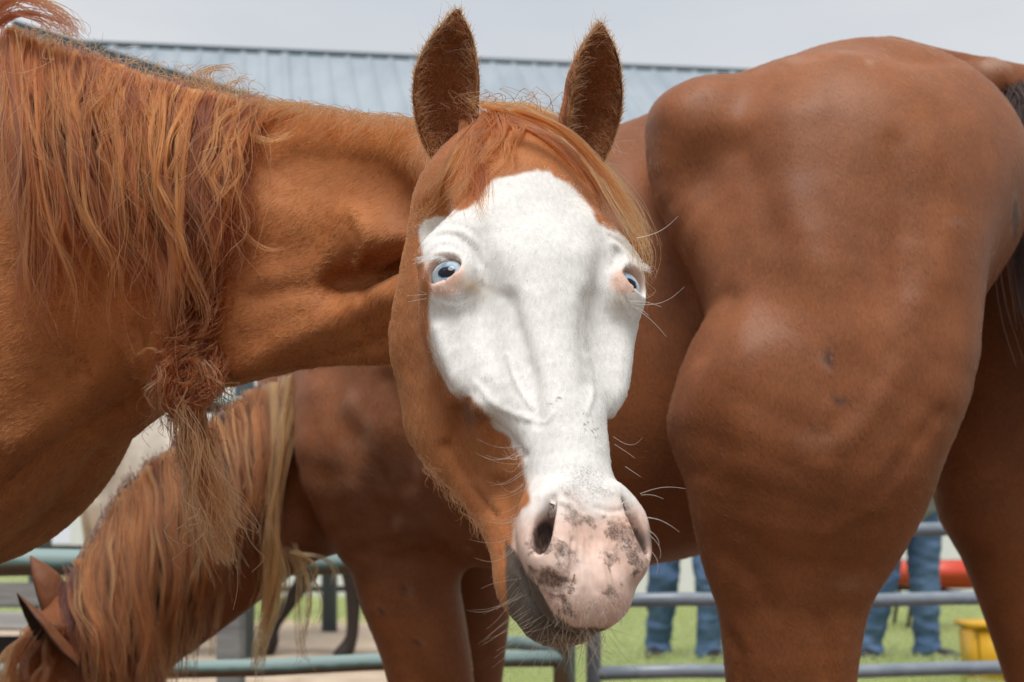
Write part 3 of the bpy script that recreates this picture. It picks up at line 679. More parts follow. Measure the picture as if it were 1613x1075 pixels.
for k in range(62):      # hair lifting off the crest before it falls
    u = rs.uniform(5, 395); v = np.interp(u, [0, 80, 200, 330, 400], [62, 92, 128, 160, 172]); dx = rs.normal(-8, 16); L = rs.uniform(60, 190)
    stream([(u, v+10), (u+dx*.3, v-rs.uniform(4, 16)), (u+dx*.8, v+L*.25), (u+dx*1.2, v+L*.6), (u+dx*1.3+rs.normal(0, 8), v+L)], (3, 5, 8), 1, int(rs.uniform(14, 40)), lift=(.012, .045), col_=(LGT*1.3, ORG*.6), wave=.007, lockr=rs.uniform(.0018, .0055), frizz=.6, **kw)
# tangled ropes, the knot and its hanging tail
def rope(ctrl, amp, turns, nst, per, d, cols_, lr=.005, z0=.010):
    C_ = catmull(np.array(ctrl, float), 40); t = np.linspace(0, 1, 40); tg = np.gradient(C_, axis=0); nm = np.stack([-tg[:, 1], tg[:, 0]], 1); nm /= np.linalg.norm(nm, axis=1)[:, None]
    am = np.interp(t, np.linspace(0, 1, len(amp)), amp); dd = np.interp(t, np.linspace(0, 1, len(d)), d)
    for k in range(nst):
        ph = 2*math.pi*(t*turns+k/nst); uv = C_+nm*(am*np.sin(ph))[:, None]; dz = dd-z0*np.cos(ph)
        g = np.stack([(uv[:, 0]-806.5)/F*dz, dz, CAM_H-(uv[:, 1]-HOR)/F*dz], 1)
        for _ in range(per):
            o = rs.normal(0, lr, 3)*[1, .8, .5]; z = catmull(rs.normal(0, 1, (9, 3)), 40)*lr*.55; a_, b_ = sorted(rs.uniform(-.15, 1.15, 2)); a_, b_ = max(0, a_), min(1, b_)
            if b_-a_ < .25: a_, b_ = 0, 1
            c = (g+o+z)[int(a_*39):max(int(b_*39), int(a_*39)+6)+1]; out[0].append(c); out[1].append((cols_[0]+(cols_[1]-cols_[0])*rs.random())*rs.uniform(.7, 1.3))
RC = (ORG*1.35, ORG*.45)
rope([(262, 410), (278, 460), (290, 510), (288, 555), (296, 600)], (9, 12, 14, 16), 3.2, 3, 70, [1.965, 1.955, 1.95], RC)
rope([(340, 420), (330, 470), (320, 520), (306, 565), (300, 610)], (9, 11, 12, 13), 3.0, 3, 60, [1.965, 1.955, 1.95], RC)
rope([(270, 530), (262, 565), (258, 600), (272, 632), (300, 640)], (7, 10, 8), 2.0, 3, 50, [1.96, 1.94, 1.95], RC)
rope([(325, 545), (338, 575), (336, 605), (318, 630), (300, 645)], (7, 9, 7), 2.0, 3, 45, [1.96, 1.94, 1.95], RC)
rope([(296, 590), (292, 630), (304, 670), (316, 710), (325, 745)], (14, 15, 13, 10), 2.4, 3, 75, [1.95, 1.95, 1.96, 1.97], RC)
rope([(306, 680), (322, 750), (342, 815), (356, 885)], (12, 15, 14, 8), 1.6, 3, 40, [1.96, 1.965, 1.97], (np.array([.24, .095, .034]), np.array([.10, .036, .013])))
for k in range(16):
    a0 = rs.uniform(0, 6.28); cx, cy = 290+rs.normal(0, 20), 585+rs.normal(0, 26); rr = rs.uniform(12, 34); nn = rs.uniform(.5, 1.2)
    pts = [(cx+rr*math.cos(a0+nn*6.28*t), cy+rr*1.3*math.sin(a0+nn*6.28*t)+14*t) for t in np.linspace(0, 1, 8)]
    stream(pts, (5, 8), 1, 9, lift=(.015, .035), col_=(LGT, ORG), lockr=.0035, frizz=.9, d_fix=[1.97, 1.96], **kw)
TC = (np.array([.20, .075, .026]), np.array([.07, .024, .009])); TP = (np.array([.30, .135, .052]), np.array([.16, .062, .023]))
TAIL = [([(300, 640), (306, 700), (322, 770), (340, 840), (348, 920)], (12, 14, 16), 6), ([(308, 640), (324, 700), (348, 760), (375, 815), (396, 862)], (12, 14, 18), 6), ([(280, 610), (282, 670), (296, 730), (312, 800)], (10, 10, 12), 3), ([(316, 690), (330, 760), (352, 830), (372, 900)], (10, 16, 22), 5), ([(300, 680), (312, 760), (318, 840), (330, 930)], (10, 16, 22), 4), ([(262, 580), (246, 615), (244, 655), (262, 695)], (8, 8, 10), 2), ([(330, 570), (345, 615), (352, 655)], (8, 10, 12), 2)]
for pts, sp, lk in TAIL:
    stream(pts, sp, max(2, int(lk*.6)), 17, lift=(.0, .03), col_=TC, d_fix=[1.96, 1.96, 1.97, 2.0], frizz=.6, lockr=.005, wave=.010, ragged=.85, **kw)
    stream(pts, np.array(sp)*1.4, 5, 4, lift=(.0, .04), col_=TP, d_fix=[1.95, 1.95, 1.96, 2.0], frizz=1.3, lockr=.004, wave=.014, ragged=.6, **kw)
for k in range(90):
    u0, v0 = rs.normal(320, 22), rs.uniform(660, 800); a_ = rs.uniform(-.5, 1.0); L = rs.uniform(50, 130)
    stream([(u0, v0), (u0+a_*L*.3+rs.normal(0, 8), v0+L*.5), (u0+a_*L*.55+rs.normal(0, 14), v0+L)], (2, 3), 1, 1, lift=(0, .04), col_=TP, d_fix=[1.96, 1.97], n=10, wave=.01, **kw)
# strands blown over the crest and fine hair along it
stream([(-10, 25), (25, -4), (70, 8), (105, 38), (128, 70)], (16, 18, 10), 7, 12, lift=(0, .04), col_=(ORG, DRK), d_fix=[2.06, 2.04, 2.02], wave=.008, **kw)
stream([(-20, 45), (30, 20), (80, 35), (118, 62)], (12, 14, 10), 5, 12, lift=(0, .04), col_=(ORG, DRK), d_fix=[2.06, 2.04, 2.02], wave=.008, **kw)
stream([(325, 150), (318, 125), (335, 108), (356, 112), (365, 150)], (8, 10, 8), 3, 8, lift=(0, .02), col_=(LGT, ORG), d_fix=[2.05, 2.04, 2.0], wave=.006, **kw)
stream([(380, 190), (362, 300), (380, 360), (405, 388), (438, 392), (456, 362)], (6, 8, 5), 2, 9, lift=(.02, .03), col_=(LGT, ORG), wave=.003, lockr=.003, **kw)
stream([(430, 165), (400, 185), (392, 210), (420, 222), (455, 210), (490, 180)], (8, 8, 8), 4, 10, lift=(.01, .03), col_=(LGT, LGT), wave=.004, lockr=.004, **kw)
stream([(470, 168), (420, 178), (396, 205), (388, 260)], (10, 10, 12), 6, 12, lift=(.01, .03), col_=(LGT, ORG), wave=.006, **kw)
for k in range(150):
    u = rs.uniform(30, 400); v = np.interp(u, [0, 100, 200, 260, 330, 400], [52, 80, 110, 130, 142, 155])
    du = rs.normal(0, 40); stream([(u, v+6), (u+du*.4, v-rs.uniform(6, 30)), (u+du, v-rs.uniform(-20, 40))], (2, 3), 1, 1, lift=(0, .03), col_=(LGT, ORG), d_fix=[2.07, 2.05, 2.05], rad=.0002, n=8, **kw)
cur, cl = out
hair_obj('mane', cur, [np.linspace(.00045, .00018, len(c)) for c in cur], M_mane, horseA, np.clip(cl, .01, .85))
# crest fringe between mane and poll
out2 = ([], []); r2 = np.random.default_rng(5)
for k in range(900):
    u = r2.uniform(400, 668); v = np.interp(u, [400, 470, 560, 660], [158, 165, 180, 189])+r2.uniform(-2, 14)
    a = P(u, v, 2.05-.0004*(u-400)+r2.normal(0, .02)); L = r2.uniform(.02, .055)
    t = np.linspace(0, 1, 6)[:, None]; d = np.array([-.5+r2.normal(0, .4), -.55, .25+r2.normal(0, .2)]); bend = np.array([0, -.02, -.03])*L/.04
    out2[0].append(a+d*L*t+bend*t*t); out2[1].append(LGT*r2.uniform(.6, 1.1))
hair_obj('crest_fringe', out2[0], taper(out2[0], .00035, .00012), M_mane, horseA, np.clip(out2[1], .01, .85), kind='stuff')
# forelock
out = ([], []); rs = np.random.default_rng(8); kw = dict(rs=rs, f=AN, near=(1.4, 2.0), out=out)
FORE = [([(775, 168), (815, 174), (868, 202), (922, 252), (962, 308), (994, 358)], (24, 14, 10), 10, ORG, DRK), ([(800, 168), (850, 190), (905, 235), (955, 290), (990, 345), (1008, 400)], (22, 20, 10), 12, LGT, ORG),
        ([(770, 180), (818, 192), (874, 224), (920, 268), (955, 318), (985, 352)], (22, 10, 8), 6, ORG, DRK), ([(820, 172), (880, 205), (940, 260), (985, 320), (1010, 380), (1012, 440)], (16, 16, 8), 7, LGT, ORG),
        ([(770, 170), (758, 205), (742, 245), (728, 290), (712, 330)], (26, 24, 22), 7, LGT, ORG), ([(755, 175), (745, 215), (738, 255), (745, 300), (752, 350)], (16, 14, 10), 5, ORG, DRK),
        ([(745, 185), (725, 235), (700, 285), (680, 325), (668, 345)], (18, 18, 14), 5, LGT, ORG), ([(790, 175), (800, 200), (780, 235), (768, 265)], (20, 20, 18), 7, LGT, ORG), ([(775, 165), (815, 168), (850, 182), (890, 215)], (20, 12, 14), 8, LGT, ORG)]
for pts, sp, lk, c1, c2 in FORE:
    stream(pts, sp, lk, 18, lift=(.002, .016), col_=(c1*1.3, c2*1.1), wave=.006, lockr=.0026, frizz=.7, ragged=.5, **kw)
for k in range(40):
    u = rs.uniform(730, 860); stream([(u, 180), (u+rs.normal(0, 20), 165-rs.uniform(0, 22)), (u+rs.normal(0, 60), 165+rs.uniform(-20, 20))], (3, 3), 1, 1, lift=(0, .02), col_=(LGT, ORG), d_fix=[1.72, 1.7, 1.68], n=8, **kw)
for k in range(60):   # wisps past the right eye
    u0 = rs.uniform(985, 1006); v0 = rs.uniform(350, 400); stream([(u0, v0), (u0+rs.uniform(0, 14), v0+30), (u0+rs.normal(6, 10), v0+60), (u0+rs.normal(5, 12), v0+rs.uniform(70, 110))], (2, 4), 1, 2, lift=(0, .01), col_=(LGT, ORG), d_fix=[1.66, 1.68, 1.69], n=10, wave=.006, lockr=.003, **kw)
cur, cl = out
hair_obj('forelock', cur, [np.linspace(.00036, .00014, len(c)) for c in cur], M_mane, horseA, np.clip(cl, .01, .85))
# jaw beard, lashes and whiskers
out = ([], []); rs = np.random.default_rng(18)
def px_hair(p0, p1, bend, d, n=8, c=(.5, .38, .27), r=.0003, dd=-.01):
    t = np.linspace(0, 1, n); u = p0[0]+(p1[0]-p0[0])*t+bend[0]*np.sin(t*math.pi); v = p0[1]+(p1[1]-p0[1])*t+bend[1]*np.sin(t*math.pi); dz = d+dd*t
    wk.append(np.stack([(u-806.5)/F*dz, dz, CAM_H-(v-HOR)/F*dz], 1)); wc.append(np.array(c)*rs.uniform(.7, 1.15)); wr.append(np.linspace(r, r*.35, n))
wk, wc, wr = [], [], []
TAN = (.50, .36, .24); PALE = (.75, .70, .62)
def depth_at(u, v, default): 
    d = ray_depth(bvhA, [(u, v)], 1.2, 2.2)[0]; return default if np.isnan(d) else d
for p0, p1, b in [((1003, 375), (1068, 341), (4, 6)), ((992, 478), (1078, 452), (6, 12)), ((993, 480), (1050, 531), (2, -3)), ((992, 476), (1042, 484), (0, -4)), ((994, 482), (1022, 498), (2, -2)), ((990, 474), (1030, 464), (2, 3)),
                  ((672, 464), (640, 466), (0, 0)), ((672, 470), (642, 476), (0, 0)), ((672, 462), (652, 452), (0, 2)),
                  ((966, 688), (1012, 690), (4, 12)), ((968, 700), (1000, 722), (4, 2)), ((985, 735), (1010, 752), (3, 2)), ((1008, 778), (1080, 770), (0, -6)), ((1010, 780), (1045, 786), (0, -3)), ((1014, 815), (1070, 838), (0, -6)),
                  ((1020, 840), (1040, 880), (8, 0)), ((1018, 860), (1034, 905), (9, 0)), ((1022, 835), (1038, 860), (5, 0))]:
    px_hair(p0, p1, b, min(depth_at(p0[0]-(8 if p0[0] > 800 else -8), p0[1], 1.6), 1.75), c=TAN if p0[0] > 700 else (.6, .42, .28), r=.00035)
for k in range(26):   # side of the muzzle, left
    v0 = rs.uniform(700, 880); u0 = np.interp(v0, [700, 780, 880], [822, 826, 806]); px_hair((u0, v0), (u0-rs.uniform(25, 75), v0+rs.uniform(-15, 25)), (0, rs.uniform(4, 16)), 1.5, c=(.5, .36, .25), r=.00022)
for k in range(75):  # chin
    u0 = rs.uniform(805, 960); v0 = np.interp(u0, [805, 840, 880, 960], [900, 985, 1010, 1008])+rs.uniform(-30, 4); left = u0 < 860
    px_hair((u0, v0), (u0+(rs.uniform(-95, -20) if left else rs.normal(5, 32)), v0+rs.uniform(15, 75)), (rs.normal(0, 6), rs.uniform(-4, 14)), depth_at(u0, v0, 1.5), c=(.28, .19, .12), r=.0002)
for k in range(260):  # short bristles on the lips
    u0 = rs.uniform(870, 985); v0 = rs.uniform(935, 980); px_hair((u0, v0), (u0+rs.normal(0, 5), v0+rs.uniform(6, 14)), (1, 0), depth_at(u0, v0, 1.46)-.001, n=4, c=(.62, .48, .38) if rs.random() < .7 else (.15, .1, .08), r=.00018)
for k in range(90):  # white lashes
    t = rs.random(); u0 = 672+34*t; v0 = 412-5*math.sin(t*3)+rs.normal(0, 1); px_hair((u0, v0), (u0-rs.uniform(12, 26)*(1-.5*t), v0+rs.uniform(-4, 7)), (0, -3), depth_at(u0+2, v0, 1.6)-.004, n=5, c=(.86, .84, .8), r=.0003, dd=-.012)
for k in range(110):
    t = rs.random(); u0 = 996+10*t; v0 = 418+6*t+rs.normal(0, 2); px_hair((u0, v0), (u0+rs.uniform(10, 24), v0+rs.uniform(-2, 8)), (0, -3), 1.635, n=5, c=(.86, .84, .8), r=.0003, dd=-.01)
for k in range(320):  # long hair under the jaw
    t = rs.random(); u0 = np.interp(t, [0, .3, .6, 1], [660, 700, 745, 806])+rs.normal(0, 5); v0 = np.interp(t, [0, .3, .6, 1], [728, 775, 825, 880])-rs.uniform(0, 22)
    px_hair((u0, v0), (u0+rs.normal(10, 9), v0+rs.uniform(10, 36)*(.4+t*.8)), (rs.normal(0, 3), 2), 1.66-.1*t+rs.normal(0, .02), n=6, c=(.15, .048, .014), r=.00026)
for k in range(5):    # bits of chaff stuck to the lip
    u0, v0 = [(835, 930), (846, 922), (842, 948), (905, 905), (880, 960)][k]; px_hair((u0, v0), (u0+rs.uniform(-8, 8), v0+rs.uniform(12, 22)), (1, 0), depth_at(u0, v0, 1.46)-.002, n=4, c=(.02, .016, .012), r=.0009, dd=0)
hair_obj('whiskers', wk, wr, M_fur, horseA, np.clip(wc, .01, .9), kind='stuff')
# ================================================================== the grazing chestnut horse behind
def TS(u, v, d, hpx, th): return (*P(u, v, d), hpx/F*d, th)
B = Shape()
AX = math.degrees(math.atan2(.62, -.78))
Rax = rotm(rz=AX)
LAT = (-.626, -.78, 0)
B.add(Ell(P(1345, 306, 2.70), (.28, .22, .235), Rax))
B.add(Tube([TS(1200, 450, 2.80, 325, .20), TS(1080, 520, 2.86, 340, .24), TS(980, 553, 2.90, 338, .28), TS(850, 560, 2.98, 340, .30), TS(720, 545, 3.10, 330, .26), TS(620, 520, 3.2, 300, .19)], side=LAT, pw=2.4), .06)   # barrel
B.add(Cone(P(1400, 118, 2.76), P(1640, 150, 2.80), .055, .042), .07)                        # sacrum to dock
B.add(Tube([TS(1100, 212, 2.54, 70, .07), TS(1128, 300, 2.54, 92, .07), TS(1195, 400, 2.51, 104, .09), TS(1228, 470, 2.49, 98, .09), TS(1222, 530, 2.48, 94, .09), TS(1172, 600, 2.46, 80, .08), TS(1140, 655, 2.45, 68, .065)], pw=2.6), .045)
B.add(Cone(P(1130, 225, 2.60), P(1320, 270, 2.62), .085, .16), .08)                                     # point of the hip
B.add(Ell(P(1275, 300, 2.55), (.20, .12, .19), Rax), .06)                                  # gluteals
B.add(Ell(P(1442, 330, 2.60), (.115, .14, .185), rotm(ry=-8)), .045)                        # buttock
B.add(Tube([TS(1352, 330, 2.54, 200, .15), TS(1336, 450, 2.50, 206, .14), TS(1322, 560, 2.47, 206, .135), TS(1286, 650, 2.45, 210, .125), TS(1272, 735, 2.45, 187, .11), TS(1262, 800, 2.46, 166, .095), TS(1252, 860, 2.47, 142, .085), TS(1249, 920, 2.48, 121, .075), TS(1247, 1000, 2.49, 108, .068), TS(1247, 1075, 2.5, 100, .06), TS(1262, 1170, 2.5, 82, .055), TS(1275, 1240, 2.5, 72, .05), TS(1272, 1340, 2.5, 44, .036), TS(1268, 1450, 2.5, 40, .036), TS(1262, 1500, 2.5, 52, .046), TS(1240, 1580, 2.5, 62, .055)], pw=2.9), .05)
B.add(Tube([TS(1560, 420, 2.90, 110, .12), TS(1610, 560, 2.92, 130, .12), TS(1588, 740, 2.95, 124, .10), TS(1618, 830, 2.96, 114, .09), TS(1648, 930, 2.97, 106, .075), TS(1672, 1020, 2.98, 100, .068), TS(1688, 1075, 2.98, 96, .06), TS(1720, 1160, 2.98, 78, .055), TS(1715, 1260, 2.98, 40, .036), TS(1705, 1350, 2.98, 38, .036), TS(1690, 1440, 2.98, 56, .05)]), .05)   # far hind leg
B.add(Tube([TS(660, 420, 3.10, 110, .11), TS(620, 560, 3.05, 125, .10), TS(585, 690, 3.0, 118, .10), TS(605, 790, 3.02, 105, .09), TS(632, 860, 3.05, 88, .08), TS(645, 930, 3.06, 80, .075), TS(664, 1000, 3.07, 72, .07), TS(680, 1075, 3.08, 66, .06), TS(690, 1150, 3.08, 52, .05), TS(692, 1200, 3.08, 50, .05), TS(690, 1270, 3.08, 32, .034), TS(690, 1360, 3.08, 34, .036), TS(686, 1410, 3.08, 46, .05), TS(680, 1440, 3.08, 56, .058)], pw=2.5), .05)   # near shoulder and foreleg
B.add(Tube([TS(700, 800, 3.40, 105, .09), TS(735, 880, 3.40, 70, .07), TS(745, 950, 3.4, 60, .065), TS(745, 1075, 3.4, 46, .055), TS(745, 1150, 3.4, 42, .045), TS(745, 1240, 3.4, 28, .034), TS(742, 1310, 3.4, 34, .04), TS(735, 1370, 3.4, 48, .055)]), .05)   # far foreleg
B.add(Tube([TS(600, 650, 3.2, 175, .13), TS(505, 730, 3.16, 142, .11), TS(414, 776, 3.12, 134, .095), TS(322, 853, 3.08, 128, .085), TS(230, 936, 3.04, 118, .08), TS(168, 1015, 3.0, 92, .08)], side=(0, 1, 0)), .06)    # neck
B.add(Tube([TS(130, 1010, 3.0, 90, .085), TS(150, 1120, 2.98, 112, .09), TS(160, 1230, 2.96, 92, .075), TS(165, 1350, 2.94, 62, .06), TS(168, 1400, 2.93, 58, .055), TS(170, 1440, 2.92, 48, .045)], side=(0, 1, 0)), .04)   # head
vB, fB = build_body(B, (-.95, 2.2, -.03), (1.25, 3.75, 1.62), .0105)
nB = vnormals(vB, fB); uvB = proj(vB); tocB = np.array([0, 0, CAM_H])-vB; tocB /= np.linalg.norm(tocB, axis=1)[:, None]; facB = sstep(0, .4, (nB*tocB).sum(1))*(vB[:, 1] < 3.15)
for pts, wd, hgt in [([(1110, 300), (1160, 390), (1210, 480)], 44, -.0045), ([(1250, 230), (1290, 330), (1300, 420)], 60, .006), ([(1170, 240), (1200, 300), (1220, 360)], 26, -.004), ([(1480, 230), (1500, 330), (1490, 430)], 34, .005), ([(1100, 200), (1180, 190), (1280, 170)], 30, .004), ([(1180, 560), (1160, 640), (1180, 720)], 40, .006), ([(1410, 225), (1419, 330), (1415, 410), (1428, 490), (1432, 530)], 17, -.005), ([(1440, 480), (1415, 560), (1370, 640), (1325, 695)], 26, .005), ([(1405, 560), (1360, 635), (1300, 690)], 17, -.004), 
                     ([(1150, 470), (1135, 510), (1105, 560)], 16, -.006), ([(1240, 330), (1300, 430), (1330, 520)], 40, .006), ([(1275, 712), (1300, 718), (1320, 714)], 5, -0.002), ([(1090, 738), (1110, 742), (1125, 732)], 5, -0.002), ([(1120, 842), (1160, 836), (1205, 862)], 9, -0.0025),
                     ([(1135, 870), (1180, 900), (1215, 960)], 14, -0.003), ([(1300, 840), (1340, 820), (1390, 800)], 10, 0.002), ([(1150, 1000), (1165, 1030), (1170, 1075)], 7, -.005), ([(1290, 980), (1300, 1030), (1302, 1075)], 12, -.005),
                     ([(1370, 66), (1450, 90), (1530, 86)], 14, -.007), ([(1160, 105), (1280, 82), (1380, 72)], 20, .004), ([(1560, 90), (1590, 130), (1613, 150)], 10, .005), ([(1480, 650), (1440, 700), (1390, 770)], 9, -.003),
                     ([(560, 640), (590, 690), (570, 760)], 22, .006), ([(610, 600), (640, 680), (640, 760)], 18, -.007), ([(560, 870), (620, 880), (690, 868)], 12, -.006), ([(640, 905), (660, 980), (690, 1060)], 20, .005), ([(500, 620), (530, 700), (560, 780)], 26, .005), ([(600, 860), (650, 850), (700, 862)], 7, -.005)]:
    ridge(vB, nB, uvB, facB, pts, wd, hgt*(1.2 if wd < 18 else 1.35 if pts[0][0] > 1000 else 1.4))
vB += nB*(fbm(vB, 9, 2, 41)*.0009*facB)[:, None]
n1 = fbm(vB, 9, 4, 6); n2 = fbm(vB, 3, 2, 8); n3 = fbm(vB, 40, 3, 66)
cB = mixc(np.tile(np.array([.155, .048, .0155]), (len(vB), 1)), np.array([.245, .085, .030]), np.clip(.5+.35*n2+.22*n1, 0, 1))
dust = np.zeros(len(vB))
for (u, v, ru, rv, a) in ((600, 740, 120, 150, .35), (560, 640, 80, 60, .25), (1330, 300, 220, 140, .05), (1200, 108, 60, 8, .35), (1325, 84, 50, 8, .35), (1565, 103, 22, 10, 1.6), (625, 825, 9, 14, 1.4), (1290, 690, 30, 16, .4), (1345, 920, 24, 12, .5), (1100, 140, 90, 30, .08), (1250, 98, 30, 6, .8), (1372, 96, 5, 12, .9), (735, 865, 5, 4, 1.5)):
    dust = np.maximum(dust, a*np.exp(-(((uvB[:, 0]-u)/ru)**2+((uvB[:, 1]-v)/rv)**2)))
cB = mixc(cB, np.array([.30, .17, .115]), np.clip(dust*facB*(.8+.9*n3), 0, .85))
for (u, v, ru, rv, r) in ((1302, 567, 7, 12, 0), (1322, 630, 10, 6, 0), (1506, 350, 10, 4, 0), (1440, 265, 16, 2, 0), (1600, 350, 5, 36, 0), (600, 960, 6, 6, 0), (640, 930, 6, 7, 0), (660, 1010, 5, 5, 0)):
    dx, dy = uvB[:, 0]-u, uvB[:, 1]-v; dd = np.hypot((dx*math.cos(r)+dy*math.sin(r))/ru, (-dx*math.sin(r)+dy*math.cos(r))/rv)
    cB = mixc(cB, np.array([.34, .24, .19]), np.exp(-((dd-1.25)/.3)**2)*.22*facB); cB = mixc(cB, np.array([.055, .03, .024]), sstep(1.15, .7, dd)*.8*facB)
farleg = (vB[:, 1] > 2.7) & (vB[:, 0] > .7)
horseB = thing('horse', 'chestnut horse grazing with its head down, hindquarters on the right', 'horse', (.1, 3.0, 0), 'horses in the pen')
M_coatB = coat_mat('dusty_chestnut_coat', stretch=(420, 420, 130), bump=.16, rough=.52, sheen=.03, sp=.26, vary=.34, fine=True)
mesh_obj('body', vB, fB, M_coatB, horseB, attrs={'Col': np.clip(cB, .01, .8)})
bvhB = make_bvh(vB, fB)
for path, wid, dep, ang, cup in (([(98, 990, 2.98), (88, 955, 2.98), (76, 920, 2.98), (62, 896, 2.98), (47, 876, 2.98)], [.022, .031, .029, .018, .001], [.016, .02, .018, .012, .001], (232, 224), (95, 85)),
                                 ([(118, 1050, 2.9), (84, 1020, 2.89), (58, 985, 2.88), (38, 955, 2.88), (26, 934, 2.88)], [.024, .031, .025, .013, .001], [.016, .022, .018, .010, .001], (-52, -44), (112, 95))):
    v_, f_, o_, c_, ns, nt = ear(path, wid, dep, ang, cup, None, None, 5)
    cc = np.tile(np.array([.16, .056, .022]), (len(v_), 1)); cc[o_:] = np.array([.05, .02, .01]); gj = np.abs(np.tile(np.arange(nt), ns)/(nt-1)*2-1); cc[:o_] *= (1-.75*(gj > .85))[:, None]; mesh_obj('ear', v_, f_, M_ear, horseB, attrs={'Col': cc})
out = ([], []); rs = np.random.default_rng(77)
kwb = dict(rs=rs, f=bvhB, near=(2.5, 3.6), out=out)
BO, BD, BL = np.array([.15, .05, .016]), np.array([.055, .018, .007]), np.array([.24, .105, .038])
MB_ = [([(112, 915), (115, 970), (140, 1040), (150, 1140)], (24, 26, 26), 8), ([(140, 870), (135, 930), (145, 1010), (155, 1150)], (24, 26, 26), 9), ([(165, 825), (150, 900), (160, 1010), (172, 1150)], (22, 28, 26), 11), ([(195, 780), (185, 870), (195, 1000), (200, 1150)], (22, 28, 28), 11), ([(225, 745), (225, 840), (232, 990), (232, 1150)], (22, 28, 28), 11), ([(255, 722), (265, 820), (272, 960), (262, 1130)], (22, 28, 26), 10),
       ([(290, 695), (310, 790), (312, 920), (292, 1085)], (24, 28, 26), 10), ([(330, 668), (350, 760), (350, 880), (330, 1020)], (22, 24, 26), 8), ([(365, 640), (378, 720), (380, 820), (360, 950)], (20, 22, 24), 7), ([(400, 620), (405, 700), (400, 800), (385, 900)], (18, 18, 22), 6), ([(430, 606), (425, 690), (415, 780), (400, 870)], (16, 14, 18), 5),
       ([(60, 990), (40, 1030), (20, 1080), (5, 1130)], (22, 24, 26), 8), ([(90, 985), (60, 1040), (50, 1100)], (20, 20, 24), 6)]
MAIN_, SIDE_ = MB_[:11], MB_[11:]
curtain(MAIN_, 150, 22, (.006, .010), (.6, 1), lift=(.006, .025), col_=(BD*.9, BD*.4), wave=.008, frizz=.2, n=14, jx=8, **kwb)  # inner locks coloured darker: shade behind the outer mane put into the hair
curtain(MAIN_, 105, 40, (.0025, .0065), (.8, 1), lift=(.022, .05), col_=(BO*1.7, BO*.55), wave=.009, frizz=.2, n=14, jx=8, **kwb)
curtain(MAIN_, 60, 16, (.002, .005), (.8, 1), lift=(.03, .055), col_=(BL, BO), wave=.011, frizz=.3, n=14, jx=10, **kwb)
for pts, sp, lk in SIDE_: stream(pts, sp, lk, 30, lift=(.01, .04), col_=(BO*1.2, BD), lockr=.006, frizz=.2, wave=.009, n=14, **kwb)
FL = np.array([.32, .175, .07]); FD = np.array([.15, .068, .024])
for pts, sp, lk in (([(470, 592), (462, 660), (446, 740), (440, 830), (432, 920), (418, 1000), (408, 1075)], (8, 11, 9), 8), ([(455, 595), (448, 680), (436, 780), (425, 880), (415, 960)], (6, 8, 7), 4), ([(430, 602), (436, 700), (430, 800), (440, 900), (425, 1000)], (8, 10, 10), 4)):
    stream(pts, sp, lk, 20, lift=(.01, .05), col_=(FL, FD), lockr=.0045, frizz=.3, wave=.010, n=18, d_fix=[3.06, 3.02, 3.0, 3.0], ragged=.15, **kwb)
for pts in ([(470, 870), (490, 900), (496, 950), (478, 1020)], [(462, 868), (500, 885), (512, 935)], [(456, 860), (478, 920), (470, 1010), (470, 1050)]):
    stream(pts, (6, 10, 14), 2, 9, lift=(.0, .02), col_=(FL, FD), lockr=.006, frizz=.3, wave=.012, n=12, d_fix=[3.0, 3.0], **kwb)
cur, cl = out
hair_obj('mane', cur, [np.linspace(.0007, .0003, len(c)) for c in cur], M_mane, horseB, np.clip(cl, .01, .85))
out = ([], []); kwb['out'] = out
for k in range(30): stream([(1606+rs.normal(0, 6), 142+rs.normal(0, 6)), (1618, 170), (1622, 270), (1655+rs.normal(0, 14), 420), (1690, 700+rs.normal(0, 90))], (12, 20, 24), 1, 46, lift=(0, .04), col_=(np.array([.022, .010, .007]), np.array([.010, .007, .008])), d_fix=[2.78, 2.72, 2.7, 2.72], n=14, lockr=.012, **kwb)
hair_obj('tail', out[0], [np.linspace(.0009, .0004, len(c)) for c in out[0]], M_mane, horseB, np.clip(out[1], .004, .85))


fcB = (nB*tocB).sum(1)
def flow_B(p):
    uv = proj(p); g = np.zeros((len(p), 3)); k = sstep(900, 1150, uv[:, 0])
    g[:, 0] = .55*k+.5*(1-k)+.5*fbm(p, 3, 2, 23); g[:, 2] = -.75+.5*fbm(p, 3, 2, 24); g[:, 1] = -.3; return g
rs = np.random.default_rng(91)
p, nr, cv, rad = fur(vB, fB, (fcB > -.1) & (vB[:, 2] > .35) & (vB[:, 1] < 3.3), 48000, rs, flow_B, lambda p: .012+0*p[:, 0], .00028, None, .05, npt=3, jit=.15)
from mathutils.kdtree import KDTree
kd = KDTree(len(vB)); [kd.insert(v, i) for i, v in enumerate(vB.tolist())]; kd.balance()
ix = np.array([kd.find(q)[1] for q in p.tolist()]); cf = cB[ix]*.8*(rs.uniform(.7, 1.35, len(ix))*(1+.3*fbm(p, 70, 2, 12)))[:, None]
hair_obj('short_coat', cv, rad, M_fur, horseB, np.clip(cf, .006, .8), kind='stuff')
